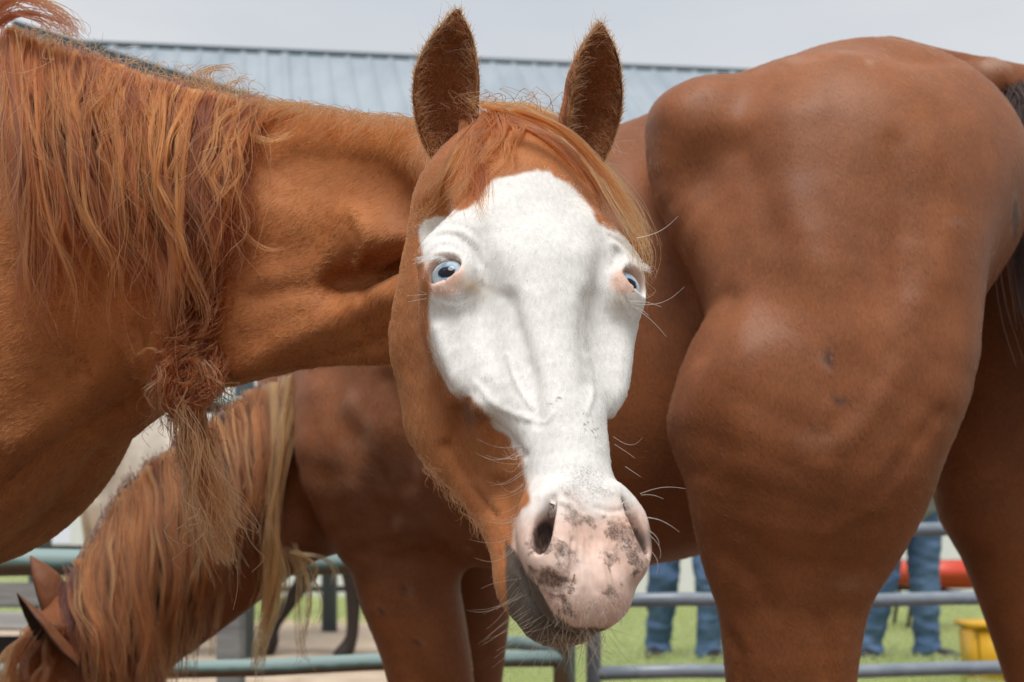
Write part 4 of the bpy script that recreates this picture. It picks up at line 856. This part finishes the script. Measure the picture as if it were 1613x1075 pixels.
# ================================================================== ground
def grid_mesh(name, x0, x1, y0, y1, nx, ny, zf, mat, label=None):
    X, Y = np.meshgrid(np.linspace(x0, x1, nx), np.linspace(y0, y1, ny)); v = np.stack([X.ravel(), Y.ravel(), np.zeros(X.size)], 1); v[:, 2] = zf(v)
    f = [(j*nx+i, j*nx+i+1, (j+1)*nx+i+1, (j+1)*nx+i) for j in range(ny-1) for i in range(nx-1)]
    o = mesh_obj(name, v, f, mat); o['kind'] = 'structure'; return o
M_soil = simple_mat('grassy_soil', (.11, .15, .03), .95, noise=1.3, c2=(.20, .22, .06), bump=.5)
M_sand = simple_mat('trampled_sand', (.36, .27, .19), .95, noise=5, c2=(.50, .40, .30), bump=.6)
grid_mesh('ground', -150, 150, -60, 260, 2, 2, lambda v: 0*v[:, 0], M_soil)
M_added_floor = simple_mat('bounce_cut_floor', (.12, .085, .06), .95, noise=4, c2=(.19, .14, .10), bump=.7)
grid_mesh('added_pen_floor', -30, 12, -12, 7.2, 160, 90, lambda v: .012+.016*fbm(v, 3, 3, 2), M_added_floor)  # unseen ground added dark, to cut light bouncing up onto the horses
grid_mesh('sand_yard', -30, -.15, 7.2, 14.5, 120, 60, lambda v: .012+.012*fbm(v, 3, 3, 2), M_sand)
# grass
r = np.random.default_rng(4); gc, gr, gcol = [], [], []
N_ = 90000
yy = 7.5+22*r.random(N_)**1.3; xx = r.uniform(-.36, .36, N_)*yy*1.05
ok = ~((xx < -.1+.5*r.normal(0, .4, N_)) & (yy < 14.3+r.normal(0, .5, N_))) ; xx, yy = xx[ok], yy[ok]; n_ = len(xx)
hh = r.uniform(.025, .085, n_); t = np.linspace(0, 1, 4); lean = r.normal(0, .06, (n_, 2))
gcv = np.stack([xx[:, None]+lean[:, :1]*t**2, yy[:, None]+lean[:, 1:]*t**2, hh[:, None]*t], 2)
gcl = np.array([.19, .27, .045])*r.uniform(.5, 1.4, (n_, 1))+np.array([.09, .05, .01])*(r.random((n_, 1)) < .25)
o = hair_obj('grass', gcv, np.tile(np.array([.006, .005, .004, .001]), (n_, 1)), hair_mat('grass_blade', .6), None, gcl); tag(o, 'green grass growing beyond the pipe fence', 'grass', kind='stuff')
# ================================================================== pipe fences
def box_mesh(bm, c, s, R=None):
    m = bmesh.ops.create_cube(bm, size=1)['verts']
    for v in m:
        p = Vector((v.co.x*s[0], v.co.y*s[1], v.co.z*s[2])); p = (R @ p) if R is not None else p; v.co = p+Vector(c)
def tube_obj(name, pts, rad, mat, parent=None, seg=14):
    pts = [Vector(p) for p in pts]; vs = []; f = []
    for i, p in enumerate(pts):
        t = (pts[min(i+1, len(pts)-1)]-pts[max(i-1, 0)]).normalized(); a = t.orthogonal().normalized() if abs(t.z) > .9 else Vector((0, 0, 1)).cross(t).normalized(); b = t.cross(a)
        for k in range(seg):
            th = 2*math.pi*k/seg; vs.append(p+(a*math.cos(th)+b*math.sin(th))*rad)
    for i in range(len(pts)-1):
        for k in range(seg): f.append((i*seg+k, i*seg+(k+1) % seg, (i+1)*seg+(k+1) % seg, (i+1)*seg+k))
    f.append(tuple(range(seg))[::-1]); f.append(tuple(range((len(pts)-1)*seg, len(pts)*seg)))
    return mesh_obj(name, [tuple(v) for v in vs], f, mat, parent)
M_teal = simple_mat('worn_teal_paint', (.10, .17, .17), .5, noise=9, c2=(.19, .25, .23), bump=.15, stretch=(1, 1, 3))
def rust_mat():
    m, t, b = new_mat('teal_paint_rusting_below'); L = t.links; N = t.nodes.new
    ge = N('ShaderNodeNewGeometry'); sx = N('ShaderNodeSeparateXYZ'); L.new(ge.outputs['Normal'], sx.inputs[0])
    tc = N('ShaderNodeTexCoord'); nz = N('ShaderNodeTexNoise'); nz.inputs['Scale'].default_value = 14; nz.inputs['Detail'].default_value = 6; L.new(tc.outputs['Object'], nz.inputs['Vector'])
    ad = N('ShaderNodeMath'); ad.operation = 'MULTIPLY_ADD'; L.new(nz.outputs['Fac'], ad.inputs[0]); ad.inputs[1].default_value = 1.6; L.new(sx.outputs['Z'], ad.inputs[2])
    r = N('ShaderNodeValToRGB'); e = r.color_ramp.elements; e[0].position = .30; e[0].color = (.14, .09, .05, 1); e[1].position = .75; e[1].color = (.11, .20, .19, 1); k = e.new(1.0); k.color = (.22, .31, .30, 1)
    L.new(ad.outputs[0], r.inputs[0]); L.new(r.outputs[0], b.inputs['Base Color']); b.inputs['Roughness'].default_value = .5
    return m
M_trust = rust_mat(); M_gpipe = simple_mat('grey_blue_pipe', (.15, .18, .22), .38, noise=12, c2=(.22, .25, .29), bump=.1, spec=.6)
def panel(name, label, a, b, zs, rads, mat, matp, group, npost=3, zt=None, pr=.022):
    """a,b: ground points of the two ends"""
    a, b = np.array(a, float), np.array(b, float); t = thing(name, label, 'fence', (*((a+b)/2), 0), group)
    for z, rd in zip(zs, rads): tube_obj('rail', [(*(a+(b-a)*k/6), z+.004*math.sin(k*1.7)) for k in range(7)], rd, mat, t)
    for k in range(npost):
        p = a+(b-a)*k/(npost-1); tube_obj('post', [(p[0], p[1]+.0, -.05), (p[0], p[1], (zt or max(zs))+.01)], pr, matp, t)
    return t
def gp(u, d): return ((u-806.5)/F*d, d)
def zz(v, d): return CAM_H-(v-HOR)/F*d
panel('pipe_fence_panel', 'thick teal rail panel with rusty underside behind the grazing horse', gp(-140, 3.75), gp(885, 4.35), [zz(888, 3.9), zz(1045, 4.15)-.0, 1.02, 1.36], [.031, .021, .021, .021], M_trust, M_trust, 'pipe fence panels', 2)
panel('pipe_fence_panel', 'grey blue pipe panel with thin rails between the standing horse and the people', gp(935, 5.0), gp(1760, 5.25), [zz(1061, 5.0), zz(947, 5.0), zz(834, 5.0), .95, 1.17, 1.40], [.021]*6, M_gpipe, M_gpipe, 'pipe fence panels', 2)
panel('pipe_fence_panel', 'teal corner panel with two posts below the bald horse\'s chin', gp(690, 5.6), gp(890, 4.9), [zz(1012, 5.2), zz(900, 5.2), .95, 1.3], [.021]*4, M_teal, M_teal, 'pipe fence panels', 2, pr=.030)
# grey plank fence at the far left
M_plank = simple_mat('weathered_plank', (.16, .155, .15), .85, noise=7, c2=(.27, .26, .25), bump=.4, stretch=(.4, 1, 5)); M_plank2 = simple_mat('pale_weathered_plank', (.34, .33, .32), .85, noise=7, c2=(.46, .45, .43), bump=.4, stretch=(.4, 1, 5)); M_shade_rail = simple_mat('shade_and_rail_dark', (.02, .017, .015), .8, noise=6, c2=(.04, .034, .03), bump=.3)  # last material: shade below the boards as colour; also the far rails' dark
pf = thing('plank_fence', 'weathered grey plank fence low behind the teal rail', 'fence', (-2.0, 5.2, 0))
def plank(name, u0, u1, v0, v1, d, mat, th=.03):
    bm = bmesh.new(); a = P(u0, v0, d); b = P(u1, v1, d); box_mesh(bm, ((a[0]+b[0])/2, d, (a[2]+b[2])/2), (abs(b[0]-a[0]), th, abs(a[2]-b[2]))); bmesh.ops.bevel(bm, geom=bm.edges[:], offset=.006, segments=2, affect='EDGES')
    me = bpy.data.meshes.new(name); bm.to_mesh(me); bm.free(); me.materials.append(mat); return place(bpy.data.objects.new(name, me), pf)
plank('plank', -500, 215, 918, 957, 5.2, M_plank); plank('plank', -500, 215, 964, 993, 5.17, M_plank2); plank('plank', -500, 215, 1002, 1060, 5.22, M_shade_rail); plank('plank', -500, 215, 1068, 1130, 5.22, M_shade_rail)  # lowest two strips are added dark in place of the shade there
plank('post', 196, 232, 900, 1210, 5.28, M_plank, .09); plank('post', -300, -260, 900, 1210, 5.28, M_plank, .09)
wp = thing('fence_post', 'weathered grey wooden post under the grazing horse\'s neck', 'post', tuple(P(362, 0, 6.0)[:2])+(0,)); pf = wp
plank('shaft', 344, 384, 890, 1163, 6.0, M_plank, .09)
# ================================================================== buildings
M_roof = simple_mat('galvanised_roof', (.24, .285, .33), .5, metal=.1, noise=.8, c2=(.31, .355, .40), stretch=(2.0, .25, 1)); M_trim = simple_mat('dark_trim', (.06, .085, .10), .5); M_barnwall = simple_mat('white_barn_wall', (.62, .63, .63), .6, noise=3, c2=(.70, .70, .70), stretch=(1, 1, .1))
R0, R1 = P(140, 73, 24.0), P(1420, 133, 25.8); rd = R1-R0; rd[2] = 0; Lr = np.linalg.norm(rd); rd /= Lr; dn = np.array([rd[1], -rd[0], 0]); ext = 0.
R0 = R0-rd*.0; Lr += 6
zr0, zr1 = R0[2], R1[2]
barn = thing('barn', 'long barn with grey blue corrugated metal roof behind the horses', 'barn', tuple((R0+rd*Lr/2)[:2])+(0,))
slope = 3.0; run = 5.2
def roof_panel(x0, x1, side):
    nx = max(2, int((x1-x0)/.05)); vs = []; n2 = nx+1
    for s_ in (0, 1):
        for i in range(n2):
            x = x0+(x1-x0)*i/nx; ph = (x/.30) % 1; rib = .034 if ph < .22 else 0.
            p = R0+rd*x+dn*side*run*s_; vs.append((p[0], p[1], 5.0-0.0*x+(zr0-5.0)-slope*s_+rib))
    f = [(i, i+1, n2+i+1, n2+i) for i in range(nx)]
    o = mesh_obj('roof_panel', vs, f, M_roof, barn, smooth=False); md = o.modifiers.new('thick', 'SOLIDIFY'); md.thickness = .01; return o
k = 0.
while k < Lr:
    roof_panel(k, min(k+.92, Lr), 1); roof_panel(k, min(k+.92, Lr), -1); k += .92
a = R0-rd*.1; b = R0+rd*(Lr+.1); tube_obj('ridge_cap', [(a[0], a[1], zr0+.02), (b[0], b[1], zr0+.02)], .06, M_trim, barn, 10)
def quad_box(name, c0, c1, th, z0, z1, mat, parent):
    c0, c1 = np.array(c0, float), np.array(c1, float); d = c1-c0; n = np.array([-d[1], d[0]])/np.linalg.norm(d)*th/2
    vs = [(*(p+s_*n), z) for z in (z0, z1) for p, s_ in ((c0, -1), (c1, -1), (c1, 1), (c0, 1))]
    return mesh_obj(name, vs, [(0, 3, 2, 1), (4, 5, 6, 7), (0, 1, 5, 4), (1, 2, 6, 5), (2, 3, 7, 6), (3, 0, 4, 7)], mat, parent, smooth=False)
for s_ in (1, -1):
    p0 = R0+rd*.3+dn*s_*(run-.4); p1 = R0+rd*(Lr-.3)+dn*s_*(run-.4); quad_box('wall', p0[:2], p1[:2], .15, 0, zr0-slope*.9, M_barnwall, barn)
for x in (.3, Lr-.3):
    p0 = R0+rd*x+dn*(run-.45); p1 = R0+rd*x-dn*(run-.45); c = R0+rd*x
    h0 = zr0-slope*.92; vs = []
    for o_ in (-.07, .07):
        for p, z in ((p0, 0), (p1, 0), (p1, h0), (c, zr0-.1), (p0, h0)): q = p+rd*o_; vs.append((q[0], q[1], z))
    mesh_obj('gable_wall', vs, [(0, 1, 2, 3, 4), (9, 8, 7, 6, 5)]+[(i, (i+1) % 5, 5+(i+1) % 5, 5+i) for i in range(5)], M_barnwall, barn, smooth=False)
# small shed whose dark roof edge shows over the mane
s0, s1 = P(20, 31, 8.8), P(420, 156, 9.8); shed = thing('open_shelter', 'open-sided shelter with dark sloping roof edge seen over the mane', 'shelter', (s0[0], s0[1]+1, 0))
back = np.array([.2, 3.0, 0])
vs = [tuple(s0), tuple(s1), tuple(s1+back), tuple(s0+back)]; vs += [(x, y, z-.07) for x, y, z in vs]
mesh_obj('roof', vs, [(0, 1, 2, 3), (7, 6, 5, 4), (0, 4, 5, 1), (1, 5, 6, 2), (2, 6, 7, 3), (3, 7, 4, 0)], M_trim, shed, smooth=False)
for p in (s0+[.1, .15, 0], s1+[-.15, .15, 0], s1+back+[-.15, -.1, 0], s0+back+[.1, -.1, 0]): tube_obj('post', [(p[0], p[1], -.05), (p[0], p[1], p[2]-.05)], .06, M_trim, shed)
# ================================================================== pale horse far behind
dC = 10.0
def CX(u): return (u-806.5)/F*dC
C = Shape()
zc = .7+.9*0+.42
C.add(Tube([(CX(165), dC, 1.10, .27, .22), (CX(260), dC, 1.08, .33, .27), (CX(360), dC, 1.07, .34, .28), (CX(450), dC, 1.12, .33, .26), (CX(520), dC, 1.14, .27, .23)]))
C.add(Tube([(CX(170), dC, 1.18, .26, .14), (CX(95), dC-.1, 1.38, .20, .11), (CX(30), dC-.2, 1.58, .15, .09)]), .08)
C.add(Tube([(CX(20), dC-.2, 1.66, .11, .09), (CX(-30), dC-.3, 1.50, .11, .085), (CX(-80), dC-.4, 1.28, .06, .06), (CX(-92), dC-.42, 1.2, .06, .055)]), .04)
for (u, y0, fr, lean) in ((180, dC-.14, 1, 0), (150, dC+.14, 1, -.06), (530, dC-.15, 0, .06), (490, dC+.15, 0, -.28)):
    x = CX(u)
    if fr: C.add(Tube([(x, y0, .9, .13, .09), (x+lean*.3, y0, .62, .075, .06), (x+lean*.6, y0, .42, .055, .05), (x+lean, y0, .16, .034, .034), (x+lean, y0, .09, .04, .04), (x+lean-.03, y0, .03, .056, .056)]), .05)
    else: C.add(Tube([(x-.05, y0, .95, .18, .11), (x+.02, y0, .70, .10, .075), (x+.08+lean*.4, y0, .50, .058, .05), (x+.05+lean, y0, .20, .036, .036), (x+.03+lean, y0, .10, .042, .042), (x-.01+lean, y0, .03, .056, .056)]), .06)
vC, fC = build_body(C, (CX(-130), 9.3, -.04), (CX(640), 10.5, 1.85), .022)
cc = np.tile(np.array([.55, .48, .40]), (len(vC), 1))*(1+.12*fbm(vC, 4, 3, 3))[:, None]; cc = mixc(cc, np.array([.42, .31, .20]), sstep(.92, .76, vC[:, 2])*.8); cc = mixc(cc, np.array([.025, .017, .014]), sstep(.72, .60, vC[:, 2]))
horseC = thing('horse', 'pale cream horse with dark legs standing far behind the grazing horse', 'horse', (CX(340), dC, 0), 'horses in the pen')
mesh_obj('body', vC, fC, M_coatB, horseC, attrs={'Col': np.clip(cc, .01, .8)})
out = ([], []); rs = np.random.default_rng(5)
def plain(p, n, per, col_, spread):
    for _ in range(per):
        c = catmull(np.array(p)+rs.normal(0, spread, (len(p), 3)), n); out[0].append(c); out[1].append(np.array(col_)*rs.uniform(.6, 1.3))
for k in range(8): plain([(CX(555), dC, 1.32), (CX(585), dC, 1.2), (CX(592), dC, .8), (CX(588), dC, .4)], 10, 40, (.05, .04, .035), .025)
hair_obj('tail', out[0], [np.full(len(c), .002) for c in out[0]], M_mane, horseC, np.clip(out[1], .01, .8)); out = ([], [])
for k in range(24):
    s_ = k/23; u = 30+150*s_; z = 1.72-.30*s_; plain([(CX(u), dC-.15, z), (CX(u+6), dC-.3, z-.12), (CX(u+8), dC-.3, z-.30)], 8, 24, (.06, .045, .035), .02)
hair_obj('mane', out[0], [np.full(len(c), .002) for c in out[0]], M_mane, horseC, np.clip(out[1], .01, .8))
# ================================================================== people beyond the fence
M_jean = simple_mat('blue_denim', (.05, .10, .21), .85, noise=4, c2=(.09, .155, .28), bump=.2, stretch=(1, 1, .5)); M_skin = simple_mat('skin', (.50, .27, .17), .55); M_boot = simple_mat('dark_boot', (.02, .018, .018), .5); M_shirtg = simple_mat('grey_cloth', (.20, .20, .215), .9, noise=12, c2=(.27, .27, .285), bump=.3); M_shirtw = simple_mat('light_blue_cloth', (.30, .42, .55), .9, noise=12, c2=(.36, .48, .6), bump=.3); M_hairp = simple_mat('brown_hair', (.05, .03, .02), .6, noise=60, c2=(.09, .055, .035), bump=.5, stretch=(3, 3, .5))
def person(label, x, y, legs, mat_shirt, hem, arms, turn=0.):
    t = thing('person', label, 'person', (x, y, 0), 'people outside the pen')
    def W(rows): return [(x+r[0], y+r[1], *r[2:]) for r in rows]
    J = Shape(); S = Shape(); K = Shape(); BTS = []
    J.add(Ell((x, y, .93), (.175, .125, .13)))
    for lg in legs: J.add(Tube(W([(lg[0][0], lg[0][1], .90, .105, .105), (lg[1][0], lg[1][1], .50, .088, .09), (lg[2][0], lg[2][1], .14, .074, .08), (lg[2][0], lg[2][1], .06, .078, .085)])), .03)
    for lg in legs:
        fx, fy = lg[2][0], lg[2][1]; BT = Shape(); BTS.append(BT); BT.add(Tube(W([(fx, fy+.03, .10, .05, .052), (fx, fy+.01, .05, .05, .052), (fx+lg[3][0]*.5, fy+lg[3][1]*.5, .045, .045, .045), (fx+lg[3][0], fy+lg[3][1], .04, .036, .04)])), .02)
    S.add(Tube(W([(0, 0, hem+.12, .205, .155), (0, 0, 1.10, .17, .125), (0, 0, 1.30, .19, .12), (0, 0, 1.42, .17, .09)]), side=(0, 1, 0)))
    for am in arms: S.add(Tube(W([(am[0][0], am[0][1], am[0][2], .065, .065), ((am[0][0]*.45+am[1][0]*.55), (am[0][1]*.45+am[1][1]*.55), (am[0][2]*.45+am[1][2]*.55), .058, .058)])), .03)
    K.add(Cone((x, y, 1.40), (x, y-.01, 1.54), .055, .052)); K.add(Ell((x, y-.015, 1.64), (.075, .095, .115)), .03); K.add(Ell((x, y-.10, 1.62), (.014, .022, .02)), .015); K.add(Ell((x, y-.07, 1.57), (.04, .03, .03)), .02)
    for s_ in (-1, 1): K.add(Ell((x+s_*.076, y-.005, 1.635), (.01, .02, .032)), .008); K.cut(Ell((x+s_*.03, y-.115, 1.66), (.016, .02, .010)), .012)
    for am in arms:
        K.add(Tube(W([(*am[0], .045, .045), (*am[1], .04, .04), (*am[2], .028, .03)])), .02); h = np.array(am[2]); d = h-np.array(am[1]); d /= np.linalg.norm(d)
        pc = h+d*.05; K.add(Ell((x+pc[0], y+pc[1], pc[2]), (.038, .022, .048)), .02); sdv = np.cross(d, [0, 0, 1.]); sdv /= np.linalg.norm(sdv)+1e-6
        for j, L in ((-1.5, .055), (-.5, .07), (.5, .072), (1.5, .06)): q = h+d*.085+sdv*j*.017; e = q+d*L*.6; e2 = e+d*L*.3+np.array([0, .02, -.02]); K.add(Cone((x+q[0], y+q[1], q[2]), (x+e[0], y+e[1], e[2]), .0105, .010), .006); K.add(Cone((x+e[0], y+e[1], e[2]), (x+e2[0], y+e2[1], e2[2]), .010, .008), .004)
        q = h+d*.03+sdv*.032; e = q+d*.05+sdv*.02; K.add(Cone((x+q[0], y+q[1], q[2]), (x+e[0], y+e[1], e[2]), .012, .009), .008)
    lo, hi = (x-.75, y-.6, -.02), (x+.75, y+.5, 1.85)
    for nm, sh, mt, h_ in (('body', K, M_skin, .011), ('jeans', J, M_jean, .015), ('shirt', S, mat_shirt, .014), ('boot', BTS[0], M_boot, .012), ('boot', BTS[1], M_boot, .012)):
        v, q = build_body(sh, lo, hi, h_); v = v+vnormals(v, q)*((fbm(v*np.array([1, 1, 2.2]), 11, 3, 7)*.011)[:, None] if nm in ('jeans', 'shirt') else 0); mesh_obj(nm, v, q, mt, t)
    HR_ = Shape(); HR_.add(Ell((x, y+.01, 1.665), (.088, .105, .112))); HR_.cut(Ell((x, y-.10, 1.59), (.075, .085, .105)), .02); v, q = build_body(HR_, lo, hi, .012); mesh_obj('hair', v, q, M_hairp, t)
    return t
yp = 9.65; k_ = yp/F
x2 = (1425-806.5)*k_
person('person in grey shirt and blue jeans with crossed arms, seen between the hind legs', x2, yp, [((-.10, .0), (-.135, -.07), (-.19, .02), (-.06, -.15)), ((.10, 0), (.11, .0), (.135, .04), (.12, -.13))], M_shirtg, .80, [((-.21, 0, 1.36), (-.28, -.03, 1.06), (-.02, -.22, 1.00)), ((.21, 0, 1.36), (.28, -.03, 1.06), (.03, -.25, 1.02))])
x1 = (1074-806.5)*k_
person('person in blue jeans behind the rails beside the bald horse\'s muzzle', x1, yp, [((-.085, .05), (-.10, .02), (-.12, .14), (-.06, -.15)), ((.10, -.02), (.15, -.10), (.155, -.02), (.05, -.15))], M_shirtw, .93, [((-.21, 0, 1.38), (-.27, .02, 1.12), (-.22, -.10, .92)), ((.21, 0, 1.38), (.27, .02, 1.12), (.22, -.10, .92))])
# ================================================================== yellow bin, red tub, white trailers
M_yel = simple_mat('yellow_plastic', (.62, .33, .012), .4, noise=5, c2=(.68, .38, .02)); M_red = simple_mat('red_plastic', (.55, .06, .03), .35, noise=5, c2=(.6, .09, .05)); M_wht = simple_mat('white_paint', (.72, .74, .75), .4, noise=2, c2=(.78, .79, .8)); M_tyre = simple_mat('tyre', (.02, .02, .02), .8); M_glass = simple_mat('dark_glass', (.03, .04, .05), .1)
def loft_box(name, c, s0, s1, z0, z1, mat, parent, bev=.02, wall=None):
    bm = bmesh.new(); vs = [bm.verts.new((c[0]+sx*s[0]/2, c[1]+sy*s[1]/2, z)) for z, s in ((z0, s0), (z1, s1)) for sx, sy in ((-1, -1), (1, -1), (1, 1), (-1, 1))]
    fs = [bm.faces.new([vs[i] for i in f]) for f in ((3, 2, 1, 0), (0, 1, 5, 4), (1, 2, 6, 5), (2, 3, 7, 6), (3, 0, 4, 7), (4, 5, 6, 7))]
    if wall:
        bm.normal_update(); tp = fs[5]
        bmesh.ops.inset_region(bm, faces=[tp], thickness=wall); bmesh.ops.translate(bm, verts=tp.verts, vec=(0, 0, -(z1-z0)*.85))
    bmesh.ops.bevel(bm, geom=bm.edges[:], offset=bev, segments=3, affect='EDGES'); me = bpy.data.meshes.new(name); bm.to_mesh(me); bm.free(); me.materials.append(mat); me.polygons.foreach_set('use_smooth', [True]*len(me.polygons))
    return place(bpy.data.objects.new(name, me), parent)
dY = 8.0; xy = (1572-806.5)/F*dY
bn = thing('storage_bin', 'yellow plastic bin standing in the grass behind the lowest rail', 'bin', (xy, dY, 0))
loft_box('tub', (xy, dY), (.26, .3), (.29, .34), .02, .285, M_yel, bn, .012); loft_box('rim', (xy, dY), (.32, .37), (.32, .37), .288, .32, M_yel, bn, .008)
dR = 13.0; xr = (1500-806.5)/F*dR
rt = thing('wheelbarrow', 'red wheelbarrow tray on the grass behind the person in grey', 'wheelbarrow', (xr, dR, 0))
loft_box('tray', (xr-.1, dR), (.5, .45), (.8, .65), .33, .56, M_red, rt, wall=.02)
for s_ in (-1, 1): tube_obj('handle', [(xr-.75, dR+s_*.28, .36), (xr, dR+s_*.2, .30), (xr+.6, dR+s_*.06, .2)], .018, M_boot, rt); tube_obj('leg', [(xr-.35, dR+s_*.22, .33), (xr-.4, dR+s_*.24, 0)], .015, M_boot, rt)
tube_obj('wheel', [(xr+.6, dR-.05, .2), (xr+.6, dR+.05, .2)], .2, M_tyre, rt, 24)
# far paddock rails and trees
panel('pipe_fence_panel', 'dark far paddock rails beyond the sand yard on the left', gp(-300, 15.5), gp(900, 15.5), [.25, .62], [.03, .03], M_shade_rail, M_shade_rail, 'pipe fence panels', 6, pr=.04)
